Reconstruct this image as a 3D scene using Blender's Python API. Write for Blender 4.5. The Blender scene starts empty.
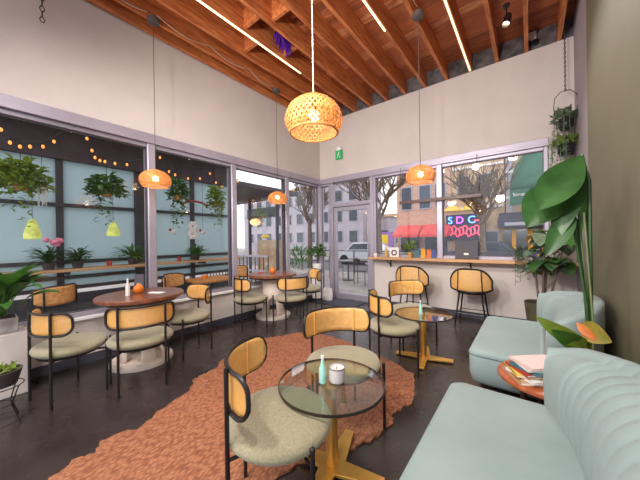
import bpy, bmesh, math, random
from mathutils import Vector, Matrix
R = math.radians
random.seed(7)
SC = bpy.context.scene
COL = SC.collection

# ------------------------------------------------------------------ camera
FPX, YAW, ROLL = 269.49, 0.6611, -0.0148
fw = Vector((-math.sin(YAW), math.cos(YAW), 0)); rt = Vector((math.cos(YAW), math.sin(YAW), 0)); dn = Vector((0, 0, -1))
cR, sR = math.cos(ROLL), math.sin(ROLL)
xr = cR * rt - sR * dn; yd = sR * rt + cR * dn
cam = bpy.data.cameras.new('camera'); camo = bpy.data.objects.new('camera', cam); COL.objects.link(camo)
cam.sensor_fit = 'HORIZONTAL'; cam.sensor_width = 36; cam.lens = FPX * 36 / 640; cam.clip_start = .02; cam.clip_end = 300
mw = Matrix((xr, -yd, -fw)).transposed().to_4x4(); mw.translation = Vector((3.966, -5.137, 1.35)); camo.matrix_world = mw
SC.camera = camo

# ------------------------------------------------------------------ world, exposure
SC.view_settings.view_transform = 'Standard'; SC.view_settings.look = 'None'
SC.view_settings.gamma = 1; SC.view_settings.use_curve_mapping = False
SC.view_settings.exposure = 1.02
wd = bpy.data.worlds.new('overcast_sky'); SC.world = wd; wd.use_nodes = True
nt = wd.node_tree; bg = nt.nodes['Background']
tc = nt.nodes.new('ShaderNodeTexCoord'); nz = nt.nodes.new('ShaderNodeTexNoise'); nz.inputs['Scale'].default_value = 2.2; nz.inputs['Detail'].default_value = 4
cr = nt.nodes.new('ShaderNodeValToRGB')
cr.color_ramp.elements[0].position = .35; cr.color_ramp.elements[0].color = (.72, .76, .88, 1)
cr.color_ramp.elements[1].position = .65; cr.color_ramp.elements[1].color = (1, .97, .95, 1)
nt.links.new(tc.outputs['Generated'], nz.inputs['Vector']); nt.links.new(nz.outputs['Fac'], cr.inputs['Fac']); nt.links.new(cr.outputs['Color'], bg.inputs['Color'])
bg.inputs['Strength'].default_value = 1.05
SC.cycles.use_denoising = True
SC.cycles.max_bounces = 10; SC.cycles.transparent_max_bounces = 24; SC.cycles.diffuse_bounces = 5
SC.cycles.sample_clamp_indirect = 6; SC.cycles.caustics_reflective = False; SC.cycles.caustics_refractive = False
LAMP_W = 1.8; SPOT_W = 110          # pendant bulbs, ceiling spots, most added out of view as fill (watts)

# ------------------------------------------------------------------ materials
def lin(c):
    return tuple(((x / 255) / 12.92 if x / 255 <= .04045 else ((x / 255 + .055) / 1.055) ** 2.4) for x in c)
class N:
    def __init__(s, name):
        s.m = bpy.data.materials.new(name); s.m.use_nodes = True; s.t = s.m.node_tree
        s.b = s.t.nodes['Principled BSDF']; s.out = s.t.nodes['Material Output']
    def n(s, k, **kw):
        x = s.t.nodes.new(k)
        for a, v in kw.items():
            if a in x.inputs: x.inputs[a].default_value = v
            else: setattr(x, a, v)
        return x
    def l(s, a, b): s.t.links.new(a, b)
def mat(name, rgb, rough=.6, metal=0, var=.0, scale=6, rgb2=None, bump=0, bscale=40, stretch=None, emit=None, estr=1, spec=.5, sheen=0, coat=0, trans=0, alpha=None):
    k = N(name); b = k.b; c = lin(rgb)
    b.inputs['Base Color'].default_value = (*c, 1); b.inputs['Roughness'].default_value = rough; b.inputs['Metallic'].default_value = metal
    b.inputs['Specular IOR Level'].default_value = spec
    if sheen: b.inputs['Sheen Weight'].default_value = sheen
    if coat: b.inputs['Coat Weight'].default_value = coat; b.inputs['Coat Roughness'].default_value = .15
    if rgb2 is None and var: rgb2 = tuple(max(0, x * (1 - var)) for x in rgb)
    vec = None
    if rgb2 is not None or bump:
        tcn = k.n('ShaderNodeTexCoord'); vec = tcn.outputs['Object']
        if stretch:
            mp = k.n('ShaderNodeMapping'); mp.inputs['Scale'].default_value = stretch; k.l(vec, mp.inputs['Vector']); vec = mp.outputs['Vector']
    if rgb2 is not None:
        no = k.n('ShaderNodeTexNoise', Scale=scale, Detail=5.0, Roughness=.6); k.l(vec, no.inputs['Vector'])
        ra = k.n('ShaderNodeValToRGB'); ra.color_ramp.elements[0].position = .36; ra.color_ramp.elements[1].position = .66
        ra.color_ramp.elements[0].color = (*lin(rgb2), 1); ra.color_ramp.elements[1].color = (*c, 1)
        k.l(no.outputs['Fac'], ra.inputs['Fac']); k.l(ra.outputs['Color'], b.inputs['Base Color'])
    if bump:
        n2 = k.n('ShaderNodeTexNoise', Scale=bscale, Detail=3.0); k.l(vec, n2.inputs['Vector'])
        bp = k.n('ShaderNodeBump', Strength=bump, Distance=.01); k.l(n2.outputs['Fac'], bp.inputs['Height']); k.l(bp.outputs['Normal'], b.inputs['Normal'])
    if emit: b.inputs['Emission Color'].default_value = (*lin(emit), 1); b.inputs['Emission Strength'].default_value = estr
    if trans:
        tr = k.n('ShaderNodeBsdfTranslucent'); tr.inputs['Color'].default_value = (*c, 1); mx = k.n('ShaderNodeMixShader', Fac=trans)
        k.l(b.outputs[0], mx.inputs[1]); k.l(tr.outputs[0], mx.inputs[2]); k.l(mx.outputs[0], k.out.inputs['Surface'])
    return k.m
def glass_mat(name, tint, refl=1.0, rough=.0):
    k = N(name); tr = k.n('ShaderNodeBsdfTransparent'); tr.inputs['Color'].default_value = (*tint, 1)
    gl = k.n('ShaderNodeBsdfGlossy'); gl.inputs['Roughness'].default_value = rough
    lw = k.n('ShaderNodeLayerWeight', Blend=.5); pw = k.n('ShaderNodeMath', operation='POWER'); pw.inputs[1].default_value = 5; k.l(lw.outputs['Facing'], pw.inputs[0])
    mu = k.n('ShaderNodeMath', operation='MULTIPLY_ADD'); mu.inputs[1].default_value = .9 * refl; mu.inputs[2].default_value = .035 * refl; mu.use_clamp = True
    mx = k.n('ShaderNodeMixShader'); k.l(pw.outputs[0], mu.inputs[0]); k.l(mu.outputs[0], mx.inputs[0]); k.l(tr.outputs[0], mx.inputs[1]); k.l(gl.outputs[0], mx.inputs[2])
    k.l(mx.outputs[0], k.out.inputs['Surface']); return k.m
def cane_mat():
    k = N('woven_cane'); uv = k.n('ShaderNodeUVMap'); sp = k.n('ShaderNodeSeparateXYZ'); k.l(uv.outputs[0], sp.inputs[0])
    def wave(o):
        a = k.n('ShaderNodeMath', operation='MULTIPLY'); a.inputs[1].default_value = 2 * math.pi / .019; k.l(o, a.inputs[0])
        s_ = k.n('ShaderNodeMath', operation='SINE'); k.l(a.outputs[0], s_.inputs[0]); return s_.outputs[0]
    mu = k.n('ShaderNodeMath', operation='MULTIPLY'); k.l(wave(sp.outputs[0]), mu.inputs[0]); k.l(wave(sp.outputs[1]), mu.inputs[1])
    ab = k.n('ShaderNodeMath', operation='ABSOLUTE'); k.l(mu.outputs[0], ab.inputs[0])
    gt = k.n('ShaderNodeMath', operation='GREATER_THAN'); gt.inputs[1].default_value = .64; k.l(ab.outputs[0], gt.inputs[0])
    no = k.n('ShaderNodeTexNoise', Scale=25.0); k.l(uv.outputs[0], no.inputs['Vector'])
    ra = k.n('ShaderNodeValToRGB'); ra.color_ramp.elements[0].color = (*lin((228, 168, 90)), 1); ra.color_ramp.elements[1].color = (*lin((246, 198, 118)), 1); k.l(no.outputs['Fac'], ra.inputs['Fac'])
    k.l(ra.outputs['Color'], k.b.inputs['Base Color']); k.b.inputs['Roughness'].default_value = .5
    tl = k.n('ShaderNodeBsdfTranslucent'); k.l(ra.outputs['Color'], tl.inputs['Color'])
    m1 = k.n('ShaderNodeMixShader', Fac=.12); k.l(k.b.outputs[0], m1.inputs[1]); k.l(tl.outputs[0], m1.inputs[2])
    tr = k.n('ShaderNodeBsdfTransparent'); m2 = k.n('ShaderNodeMixShader'); k.l(gt.outputs[0], m2.inputs[0]); k.l(m1.outputs[0], m2.inputs[1]); k.l(tr.outputs[0], m2.inputs[2])
    k.l(m2.outputs[0], k.out.inputs['Surface']); return k.m
def plank_mat(name, rgbs, width, axis, rough=.6):
    k = N(name); tcn = k.n('ShaderNodeTexCoord'); sp = k.n('ShaderNodeSeparateXYZ'); k.l(tcn.outputs['Object'], sp.inputs[0])
    dv = k.n('ShaderNodeMath', operation='DIVIDE'); dv.inputs[1].default_value = width; k.l(sp.outputs[axis], dv.inputs[0])
    fl = k.n('ShaderNodeMath', operation='FLOOR'); k.l(dv.outputs[0], fl.inputs[0])
    wn = k.n('ShaderNodeTexWhiteNoise', noise_dimensions='1D'); k.l(fl.outputs[0], wn.inputs['W'])
    no = k.n('ShaderNodeTexNoise', Scale=3.0, Detail=6.0); mp = k.n('ShaderNodeMapping')
    mp.inputs['Scale'].default_value = (1.2, 9, 1) if axis == 1 else (9, 1.2, 1); k.l(tcn.outputs['Object'], mp.inputs[0]); k.l(mp.outputs[0], no.inputs['Vector'])
    ad = k.n('ShaderNodeMath', operation='ADD'); k.l(wn.outputs['Value'], ad.inputs[0]); k.l(no.outputs['Fac'], ad.inputs[1])
    hv = k.n('ShaderNodeMath', operation='MULTIPLY'); hv.inputs[1].default_value = .5; k.l(ad.outputs[0], hv.inputs[0])
    ra = k.n('ShaderNodeValToRGB'); e = ra.color_ramp.elements; e[0].position = .2; e[1].position = .8
    e[0].color = (*lin(rgbs[0]), 1); e[1].color = (*lin(rgbs[-1]), 1)
    for i, c in enumerate(rgbs[1:-1]): x = e.new(.2 + .6 * (i + 1) / (len(rgbs) - 1)); x.color = (*lin(c), 1)
    k.l(hv.outputs[0], ra.inputs[0]); k.l(ra.outputs[0], k.b.inputs['Base Color']); k.b.inputs['Roughness'].default_value = rough
    fr = k.n('ShaderNodeMath', operation='FRACT'); k.l(dv.outputs[0], fr.inputs[0])
    cp = k.n('ShaderNodeMath', operation='PINGPONG'); cp.inputs[1].default_value = .5; k.l(fr.outputs[0], cp.inputs[0])
    lt = k.n('ShaderNodeMath', operation='GREATER_THAN'); lt.inputs[1].default_value = .04; k.l(cp.outputs[0], lt.inputs[0])
    bp = k.n('ShaderNodeBump', Strength=.6, Distance=.01); k.l(lt.outputs[0], bp.inputs['Height']); k.l(bp.outputs[0], k.b.inputs['Normal'])
    return k.m
def floor_mat():
    k = N('polished_dark_concrete'); tcn = k.n('ShaderNodeTexCoord')
    no = k.n('ShaderNodeTexNoise', Scale=1.3, Detail=7.0, Roughness=.65); k.l(tcn.outputs['Object'], no.inputs['Vector'])
    ra = k.n('ShaderNodeValToRGB'); ra.color_ramp.elements[0].position = .3; ra.color_ramp.elements[1].position = .72
    ra.color_ramp.elements[0].color = (*lin((38, 30, 30)), 1); ra.color_ramp.elements[1].color = (*lin((68, 57, 56)), 1); k.l(no.outputs['Fac'], ra.inputs[0])
    k.l(ra.outputs[0], k.b.inputs['Base Color'])
    rr = k.n('ShaderNodeMapRange'); rr.inputs['To Min'].default_value = .16; rr.inputs['To Max'].default_value = .4
    n2 = k.n('ShaderNodeTexNoise', Scale=3.0, Detail=5.0); k.l(tcn.outputs['Object'], n2.inputs['Vector']); k.l(n2.outputs['Fac'], rr.inputs['Value']); k.l(rr.outputs[0], k.b.inputs['Roughness'])
    k.b.inputs['Specular IOR Level'].default_value = .6; return k.m
def rug_mat():
    k = N('woven_rust_rug'); tcn = k.n('ShaderNodeTexCoord')
    vo = k.n('ShaderNodeTexVoronoi', Scale=58.0); mp = k.n('ShaderNodeMapping'); mp.inputs['Scale'].default_value = (1, .55, 1); mp.inputs['Rotation'].default_value = (0, 0, .5)
    k.l(tcn.outputs['Object'], mp.inputs[0]); k.l(mp.outputs[0], vo.inputs['Vector'])
    ra = k.n('ShaderNodeValToRGB'); ra.color_ramp.elements[0].color = (*lin((188, 128, 92)), 1); ra.color_ramp.elements[1].color = (*lin((134, 78, 52)), 1)
    ra.color_ramp.elements[1].position = .75; k.l(vo.outputs['Distance'], ra.inputs[0])
    no = k.n('ShaderNodeTexNoise', Scale=1.6, Detail=4.0); k.l(tcn.outputs['Object'], no.inputs['Vector'])
    mx = k.n('ShaderNodeMix', data_type='RGBA', blend_type='MULTIPLY'); mx.inputs['Factor'].default_value = .5
    r2 = k.n('ShaderNodeValToRGB'); r2.color_ramp.elements[0].color = (.75, .7, .7, 1); r2.color_ramp.elements[1].color = (1.1, 1.05, 1, 1); k.l(no.outputs['Fac'], r2.inputs[0])
    k.l(ra.outputs[0], mx.inputs['A']); k.l(r2.outputs[0], mx.inputs['B']); k.l(mx.outputs['Result'], k.b.inputs['Base Color']); k.b.inputs['Roughness'].default_value = .75
    bp = k.n('ShaderNodeBump', Strength=.8, Distance=.006, invert=True); k.l(vo.outputs['Distance'], bp.inputs['Height']); k.l(bp.outputs[0], k.b.inputs['Normal'])
    return k.m
def brick_mat(name, a, b_, mort, sc):
    k = N(name); tcn = k.n('ShaderNodeTexCoord'); mp = k.n('ShaderNodeMapping'); mp.inputs['Rotation'].default_value = (R(90), 0, 0); k.l(tcn.outputs['Object'], mp.inputs[0])
    br = k.n('ShaderNodeTexBrick', Scale=sc); br.inputs['Color1'].default_value = (*lin(a), 1); br.inputs['Color2'].default_value = (*lin(b_), 1); br.inputs['Mortar'].default_value = (*lin(mort), 1)
    k.l(mp.outputs[0], br.inputs['Vector']); k.l(br.outputs['Color'], k.b.inputs['Base Color']); k.b.inputs['Roughness'].default_value = .9; return k.m

W = dict(
    wall=mat('warm_white_paint', (208, 196, 191), .8, var=.04, scale=1.5), lowwall=mat('cream_wall_paint', (216, 204, 198), .7, var=.04, scale=2),
    green=mat('olive_green_paint', (118, 112, 88), .7, var=.06, scale=1.2), strip=mat('lilac_grey_paint', (160, 150, 156), .75),
    joist=mat('reddish_joist_timber', (214, 132, 76), .6, rgb2=(160, 82, 40), scale=5, stretch=(6, .6, 6), bump=.25, bscale=20),
    deck=plank_mat('roof_deck_planks', [(122, 66, 38), (190, 110, 68), (160, 86, 50), (232, 164, 116)], .14, 1),
    block=mat('grey_concrete_block', (112, 106, 108), .9, rgb2=(70, 64, 66), scale=9, bump=.4), floor=floor_mat(), rug=rug_mat(),
    alu=mat('lilac_grey_aluminium', (176, 168, 182), .38, metal=.35, var=.06, scale=3), aludark=mat('dark_grey_gasket', (92, 86, 94), .5),  # gaskets in plain dark grey
    base=mat('dark_slate_base', (66, 64, 76), .6), pane=glass_mat('window_glass', (.97, .98, .98), .8), ledge=mat('oak_ledge', (214, 168, 122), .45, rgb2=(184, 134, 90), scale=5, stretch=(1.5, 14, 14)),
    black=mat('black_steel', (26, 20, 20), .38), cane=cane_mat(), fab=mat('olive_boucle', (158, 150, 122), .95, rgb2=(138, 130, 102), scale=90, bump=.4, bscale=150, sheen=.3),
    fabdark=mat('black_underside', (30, 28, 27), .8), sofa=mat('pale_teal_velvet', (148, 165, 164), .75, rgb2=(138, 156, 156), scale=3, bump=.1, bscale=90, sheen=.15),
    piping=mat('teal_piping', (124, 146, 148), .7), brass=mat('brushed_brass', (240, 184, 92), .36, metal=.7, var=.08, scale=4), brassd=mat('brass_screw_cap', (170, 120, 60), .35, metal=.9),
    tglass=glass_mat('table_glass', (.90, .95, .92), 2.2), rim=mat('dark_glass_edge', (44, 36, 32), .25), wood=mat('red_brown_tabletop', (142, 84, 56), .3, rgb2=(92, 50, 34), scale=5, stretch=(2, 12, 2), coat=.3),
    woodedge=mat('dark_wood_edge', (84, 50, 42), .4), plinth=mat('cream_plaster_pedestal', (236, 218, 204), .65, var=.08, scale=5), bamboo=mat('woven_bamboo', (222, 160, 96), .5, rgb2=(196, 128, 68), scale=20, trans=.22),
    bulb=mat('lit_bulb', (255, 230, 190), .3, emit=(255, 214, 150), estr=10), sbulb=mat('amber_bulb', (255, 190, 110), .3, emit=(255, 140, 56), estr=.8), cordw=mat('pale_cord', (188, 172, 158), .6), cordd=mat('grey_cord', (84, 74, 70), .6),
    leaf=mat('mid_green_leaf', (86, 136, 54), .42, rgb2=(56, 102, 38), scale=7, trans=.22), leafd=mat('deep_green_leaf', (58, 98, 46), .38, rgb2=(38, 72, 32), scale=6, trans=.18), leafl=mat('lime_leaf', (152, 172, 66), .5, rgb2=(104, 138, 50), scale=8, trans=.3),
    leafy=mat('yellowing_leaf', (196, 160, 74), .5, rgb2=(120, 128, 50), scale=8, trans=.3), leafo=mat('orange_leaf', (232, 158, 84), .5, rgb2=(214, 110, 50), scale=9, trans=.3), leafg=mat('greyish_leaf', (124, 142, 112), .5, rgb2=(88, 110, 82), scale=8, trans=.2),
    stem=mat('green_stem', (120, 130, 82), .6, var=.2), bark=mat('grey_brown_bark', (128, 108, 92), .9, rgb2=(84, 68, 58), scale=12), soil=mat('dark_soil', (52, 40, 34), 1, bump=.6, bscale=60), conc=mat('pale_concrete', (176, 168, 164), .85, rgb2=(140, 132, 130), scale=10, bump=.3),
    olive=mat('olive_glaze', (92, 88, 64), .5, var=.15), potblack=mat('black_glaze', (28, 27, 34), .22), potgrey=mat('dark_grey_pot', (74, 62, 66), .5, var=.2), white=mat('white_paint', (236, 232, 230), .5), whitep=mat('white_plaster', (226, 216, 214), .7, var=.05),
    wire=mat('dark_wire', (62, 54, 54), .4, metal=.6), steel=mat('brushed_steel', (170, 168, 172), .3, metal=.9), frost=mat('frosted_panel', (204, 220, 224), .35, var=.07, scale=.8, trans=.6), dframe=mat('charcoal_frame', (58, 58, 66), .5), beam=mat('dark_patio_beam', (78, 66, 72), .7, var=.2, scale=4),
    paving=mat('grey_paving', (168, 160, 156), .85, rgb2=(140, 132, 130), scale=2), asphalt=mat('street_asphalt', (112, 108, 110), .9, var=.15), exitg=mat('green_sign_face', (40, 140, 80), .4, emit=(30, 130, 70), estr=.35), orange=mat('orange_ceramic', (238, 126, 36), .35, var=.12),
    paper=mat('white_paper', (240, 236, 232), .7), pink=mat('pink_paper', (240, 204, 200), .7), yellow=mat('yellow_paper', (226, 190, 84), .7), teal=mat('teal_paper', (70, 120, 130), .6), tan=mat('tan_paper', (196, 160, 120), .7), red=mat('red_paper', (178, 74, 60), .7),
    clear=glass_mat('bottle_glass', (.80, .95, .92), 1.3), mint=mat('mint_liquid', (170, 222, 208), .3), purple=mat('purple_tinsel', (104, 48, 170), .3, rgb2=(72, 28, 130), scale=30), led=mat('warm_strip_light', (255, 236, 206), .4, emit=(255, 214, 160), estr=1.1),
    lens=mat('spot_lens', (255, 236, 210), .3, emit=(255, 226, 180), estr=3), rattan=mat('outdoor_rattan', (226, 168, 104), .6, rgb2=(196, 134, 78), scale=25), tabout=mat('outdoor_table_timber', (206, 142, 82), .55, rgb2=(170, 106, 58), scale=5, stretch=(12, 2, 2)), charcoal=mat('charcoal_board', (80, 76, 84), .6), side=mat('orange_brown_table', (176, 98, 58), .35, rgb2=(146, 74, 42), scale=5, stretch=(8, 2, 2)),
    tanfac=mat('tan_render', (218, 192, 160), .9, rgb2=(182, 150, 118), scale=1.6), brick=brick_mat('pink_brick', (206, 160, 136), (190, 140, 116), (214, 188, 170), 3.0), greyfac=mat('lilac_grey_render', (186, 178, 188), .9, var=.08, scale=1), winglass=mat('dark_street_glass', (72, 78, 92), .15, var=.3, scale=2),
    redawn=mat('coral_awning', (226, 92, 86), .7, rgb2=(204, 70, 70), scale=4), greenawn=mat('green_awning', (44, 106, 82), .6, var=.2, scale=3), navy=mat('navy_awning', (64, 62, 84), .6, var=.2), mustard=mat('orange_yellow_paint', (240, 168, 46), .6),
    neonb=mat('blue_neon', (90, 150, 255), .4, emit=(90, 140, 255), estr=2.2), neonr=mat('red_neon', (240, 90, 110), .4, emit=(236, 70, 96), estr=1.1), neonp=mat('violet_neon', (190, 90, 240), .4, emit=(190, 80, 240), estr=1.8), car=mat('pale_car_paint', (196, 196, 204), .25, coat=.5), rubber=mat('black_rubber', (30, 30, 32), .8),
    bluemat=mat('blue_grey_doormat', (74, 72, 88), .95, bump=.5, bscale=120), lime=mat('lime_lantern', (206, 214, 110), .6, var=.3, scale=14, emit=(206, 214, 110), estr=.25), pinkfl=mat('pink_flower', (240, 140, 170), .6), goldst=mat('golden_liquid', (206, 160, 70), .4), blueb=mat('blue_paint', (70, 90, 160), .6), cane2=mat('cane_batten', (226, 164, 86), .5),
    gold2=mat('yellow_sign', (246, 206, 40), .5), purpl=mat('violet_poster', (150, 110, 180), .6), shadeglow=mat('lit_globe', (255, 226, 190), .5, emit=(255, 186, 120), estr=.7),
)

# ------------------------------------------------------------------ mesh builder
class MB:
    def __init__(s): s.bm = bmesh.new(); s.uv = s.bm.loops.layers.uv.new('UVMap')
    def face(s, vs):
        try: return s.bm.faces.new(vs)
        except ValueError: return None
    def box(s, x0, x1, y0, y1, z0, z1, M=None):
        p = [Vector((x, y, z)) for z in (z0, z1) for (x, y) in ((x0, y0), (x1, y0), (x1, y1), (x0, y1))]
        if M: p = [M @ q for q in p]
        v = [s.bm.verts.new(q) for q in p]
        for f in ((3, 2, 1, 0), (4, 5, 6, 7), (0, 1, 5, 4), (1, 2, 6, 5), (2, 3, 7, 6), (3, 0, 4, 7)): s.face([v[i] for i in f])
        return s
    def tube(s, pts, r, seg=8, closed=False, flat=1):
        pts = [Vector(p) for p in pts]; n = len(pts); rs = r if isinstance(r, (list, tuple)) else [r] * n
        rings = []; t0 = None; nrm = None
        for i in range(n):
            a = pts[i - 1] if (i > 0 or closed) else pts[i]; b = pts[(i + 1) % n] if (i < n - 1 or closed) else pts[i]
            t = (b - a).normalized()
            if nrm is None:
                nrm = t.orthogonal().normalized()
                if abs(t.z) < .9: nrm = t.cross(Vector((0, 0, 1))).normalized()
            else:
                nrm = (nrm - t * nrm.dot(t)).normalized()
            bn = t.cross(nrm)
            rings.append([s.bm.verts.new(pts[i] + rs[i] * (math.cos(2 * math.pi * k / seg) * nrm + flat * math.sin(2 * math.pi * k / seg) * bn)) for k in range(seg)])
        for i in range(n - 1 + (1 if closed else 0)):
            A, B = rings[i], rings[(i + 1) % n]
            for k in range(seg): s.face([A[k], A[(k + 1) % seg], B[(k + 1) % seg], B[k]])
        if not closed: s.face(rings[0][::-1]); s.face(rings[-1])
        return s
    def lathe(s, prof, seg=32, c=(0, 0, 0), sx=1, sy=1, close=False):
        c = Vector(c); rings = []
        for (r, z) in prof:
            if r < 1e-5: rings.append([s.bm.verts.new(c + Vector((0, 0, z)))])
            else: rings.append([s.bm.verts.new(c + Vector((sx * r * math.cos(2 * math.pi * k / seg), sy * r * math.sin(2 * math.pi * k / seg), z))) for k in range(seg)])
        pr = list(zip(rings, rings[1:])) + ([(rings[-1], rings[0])] if close else [])
        for A, B in pr:
            for k in range(seg):
                k2 = (k + 1) % seg
                if len(A) == 1 and len(B) == 1: continue
                if len(A) == 1: s.face([A[0], B[k2], B[k]])
                elif len(B) == 1: s.face([A[k], A[k2], B[0]])
                else: s.face([A[k], A[k2], B[k2], B[k]])
        return s
    def ball(s, c, r, seg=12, rings=8):
        rx, ry, rz = r if isinstance(r, (list, tuple)) else (r, r, r)
        prof = [(math.sin(math.pi * i / rings), -math.cos(math.pi * i / rings)) for i in range(rings + 1)]
        prof = [(0 if i in (0, rings) else a, b * rz) for i, (a, b) in enumerate(prof)]
        return s.lathe(prof, seg, c, rx, ry)
    def sheet(s, rows, uvs=None):
        V = [[s.bm.verts.new(Vector(p)) for p in row] for row in rows]
        for i in range(len(V) - 1):
            for j in range(len(V[0]) - 1):
                f = s.face([V[i][j], V[i][j + 1], V[i + 1][j + 1], V[i + 1][j]])
                if f and uvs:
                    for l, (a, b) in zip(f.loops, ((i, j), (i, j + 1), (i + 1, j + 1), (i + 1, j))): l[s.uv].uv = uvs[a][b]
        return V
    def prism(s, poly, z0, z1, M=None):
        A = [Vector((x, y, z0)) for x, y in poly]; B = [Vector((x, y, z1)) for x, y in poly]
        if M: A = [M @ p for p in A]; B = [M @ p for p in B]
        A = [s.bm.verts.new(p) for p in A]; B = [s.bm.verts.new(p) for p in B]; n = len(A)
        s.face(A[::-1]); s.face(B)
        for i in range(n): s.face([A[i], A[(i + 1) % n], B[(i + 1) % n], B[i]])
        return s
    def leaf(s, base, az, el, L, wd, droop=.6, fold=.25, n=7, peak=.45, tip=1.0):
        p = Vector(base); rows = []; e = el; side = Vector((-math.sin(az), math.cos(az), 0))
        for i in range(n + 1):
            t = i / n
            w = wd * (math.sin(math.pi * min(1, t ** (math.log(.5) / math.log(peak)))) ** .8 if 0 < t < 1 else .03)
            d = Vector((math.cos(az) * math.cos(e), math.sin(az) * math.cos(e), math.sin(e))); up = side.cross(d) * -1
            if up.z < 0 and abs(e) < 1.5: up = -up
            rows.append([p + side * w * .5 + up * w * fold, p.copy(), p - side * w * .5 + up * w * fold]); p = p + d * (L / n); e -= droop / n
        s.sheet(rows); return s
    def build(s, name, m, parent=None, sharp=40, bevel=0, solid=0, sub=0, smooth=True, loc=None, fixn=True):
        if fixn: bmesh.ops.recalc_face_normals(s.bm, faces=s.bm.faces)
        me = bpy.data.meshes.new(name); s.bm.to_mesh(me); s.bm.free()
        if smooth:
            for p in me.polygons: p.use_smooth = True
            me.set_sharp_from_angle(angle=R(sharp))
        me.materials.append(m); o = bpy.data.objects.new(name, me); COL.objects.link(o)
        if parent: o.parent = parent
        if loc: o.location = loc
        if bevel:
            x = o.modifiers.new('b', 'BEVEL'); x.width = bevel; x.segments = 2; x.limit_method = 'ANGLE'
        if solid:
            x = o.modifiers.new('s', 'SOLIDIFY'); x.thickness = solid; x.offset = 0
        if sub:
            x = o.modifiers.new('u', 'SUBSURF'); x.levels = sub; x.render_levels = sub
        return o
def thing(name, label, cat, loc=(0, 0, 0), rz=0, group=None):
    o = bpy.data.objects.new(name, None); COL.objects.link(o); o.location = loc; o.rotation_euler = (0, 0, rz); o.empty_display_size = .1
    o['label'] = label; o['category'] = cat
    if group: o['group'] = group
    return o
def tag(o, label, cat, group=None, kind=None):
    o['label'] = label; o['category'] = cat
    if group: o['group'] = group
    if kind: o['kind'] = kind
    return o
def struct(o, label=None, cat=None):
    o['kind'] = 'structure'
    if label: o['label'] = label
    if cat: o['category'] = cat
    return o
def dup(root, loc, rz, label, group=None):
    r = root.copy(); COL.objects.link(r); r.location = loc; r.rotation_euler = (0, 0, rz); r['label'] = label
    if group: r['group'] = group
    for ch in list(root.children):
        c = ch.copy(); COL.objects.link(c); c.parent = r
        for g in list(ch.children): d = g.copy(); COL.objects.link(d); d.parent = c
    return r
def text(name, body, size, m, parent, loc, rot, ext=.004):
    cu = bpy.data.curves.new(name, 'FONT'); cu.body = body; cu.size = size; cu.extrude = ext; cu.align_x = 'CENTER'; cu.align_y = 'CENTER'
    tmp = bpy.data.objects.new(name, cu); COL.objects.link(tmp); bpy.context.view_layer.update()
    me = bpy.data.meshes.new_from_object(tmp.evaluated_get(bpy.context.evaluated_depsgraph_get())); bpy.data.objects.remove(tmp); me.materials.clear(); me.materials.append(m)
    o = bpy.data.objects.new(name, me); COL.objects.link(o); o.parent = parent; o.location = loc; o.rotation_euler = rot; return o

# ------------------------------------------------------------------ room shell
XW, YR, H = 4.48, -6.1, 4.13
struct(MB().box(-.12, XW + .2, YR, .12, -.12, 0).build('floor', W['floor']), 'dark brown polished concrete cafe floor', 'floor')
# left wall: low part and upper part, window bays between
wl = struct(MB().box(-.14, 0, YR, .12, .1, .5).build('wall_left', W['lowwall']), 'cream low wall and tall upper wall of the window side', 'wall')
MB().box(-.14, 0, YR, .12, 2.79, 4.45).build('upper_wall', W['wall'], wl)
struct(MB().box(-.14, .015, YR, .12, 0, .1).build('baseboard_left', W['base']), 'dark slate baseboard below the low window wall', 'baseboard')
struct(MB().box(-.16, .05, YR, .0, .5, .535).build('windowsill', W['white'], bevel=.004), 'white windowsill board along the left windows', 'sill')
struct(MB().box(-.14, .03, YR, 0.03, 2.69, 2.79).build('trim_1', W['alu'], bevel=.006), 'lilac grey metal head trim along the left windows', 'trim')
struct(MB().box(-.14, .055, YR, 0.03, 2.655, 2.69).build('trim_2', W['alu'], bevel=.004), 'pale ledge strip below the left head trim', 'trim')
wb = struct(MB().box(1.40, XW + .2, 0, .14, .1, .94).build('wall_back', W['lowwall']), 'cream back wall under and above the street windows', 'wall')
MB().box(-.14, XW + .2, 0, .14, 2.79, 4.13).build('upper_wall', W['wall'], wb)
MB().box(4.2, XW + .2, 0, .14, .94, 2.79).build('wall_pier', W['wall'], wb)
struct(MB().box(1.40, XW, -.012, .14, 0, .1).build('baseboard_back', W['base']), 'dark slate baseboard below the back bar wall', 'baseboard')
struct(MB().box(-.05, 4.2, -.03, .13, 2.70, 2.79).build('trim_3', W['alu'], bevel=.006), 'lilac grey metal head trim along the back windows', 'trim')
struct(MB().box(-.05, 4.2, -.05, .13, 2.665, 2.70).build('trim_4', W['alu'], bevel=.004), 'pale ledge strip below the back head trim', 'trim')
wr = struct(MB().box(XW, XW + .2, -1.11, 0, 0, 4.45).build('wall_right', W['strip']), 'olive green painted right wall behind the sofas', 'wall')
MB().box(XW - .012, XW + .2, -4.9, -1.11, 0, 4.45).build('green_panel', W['green'], wr)
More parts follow.
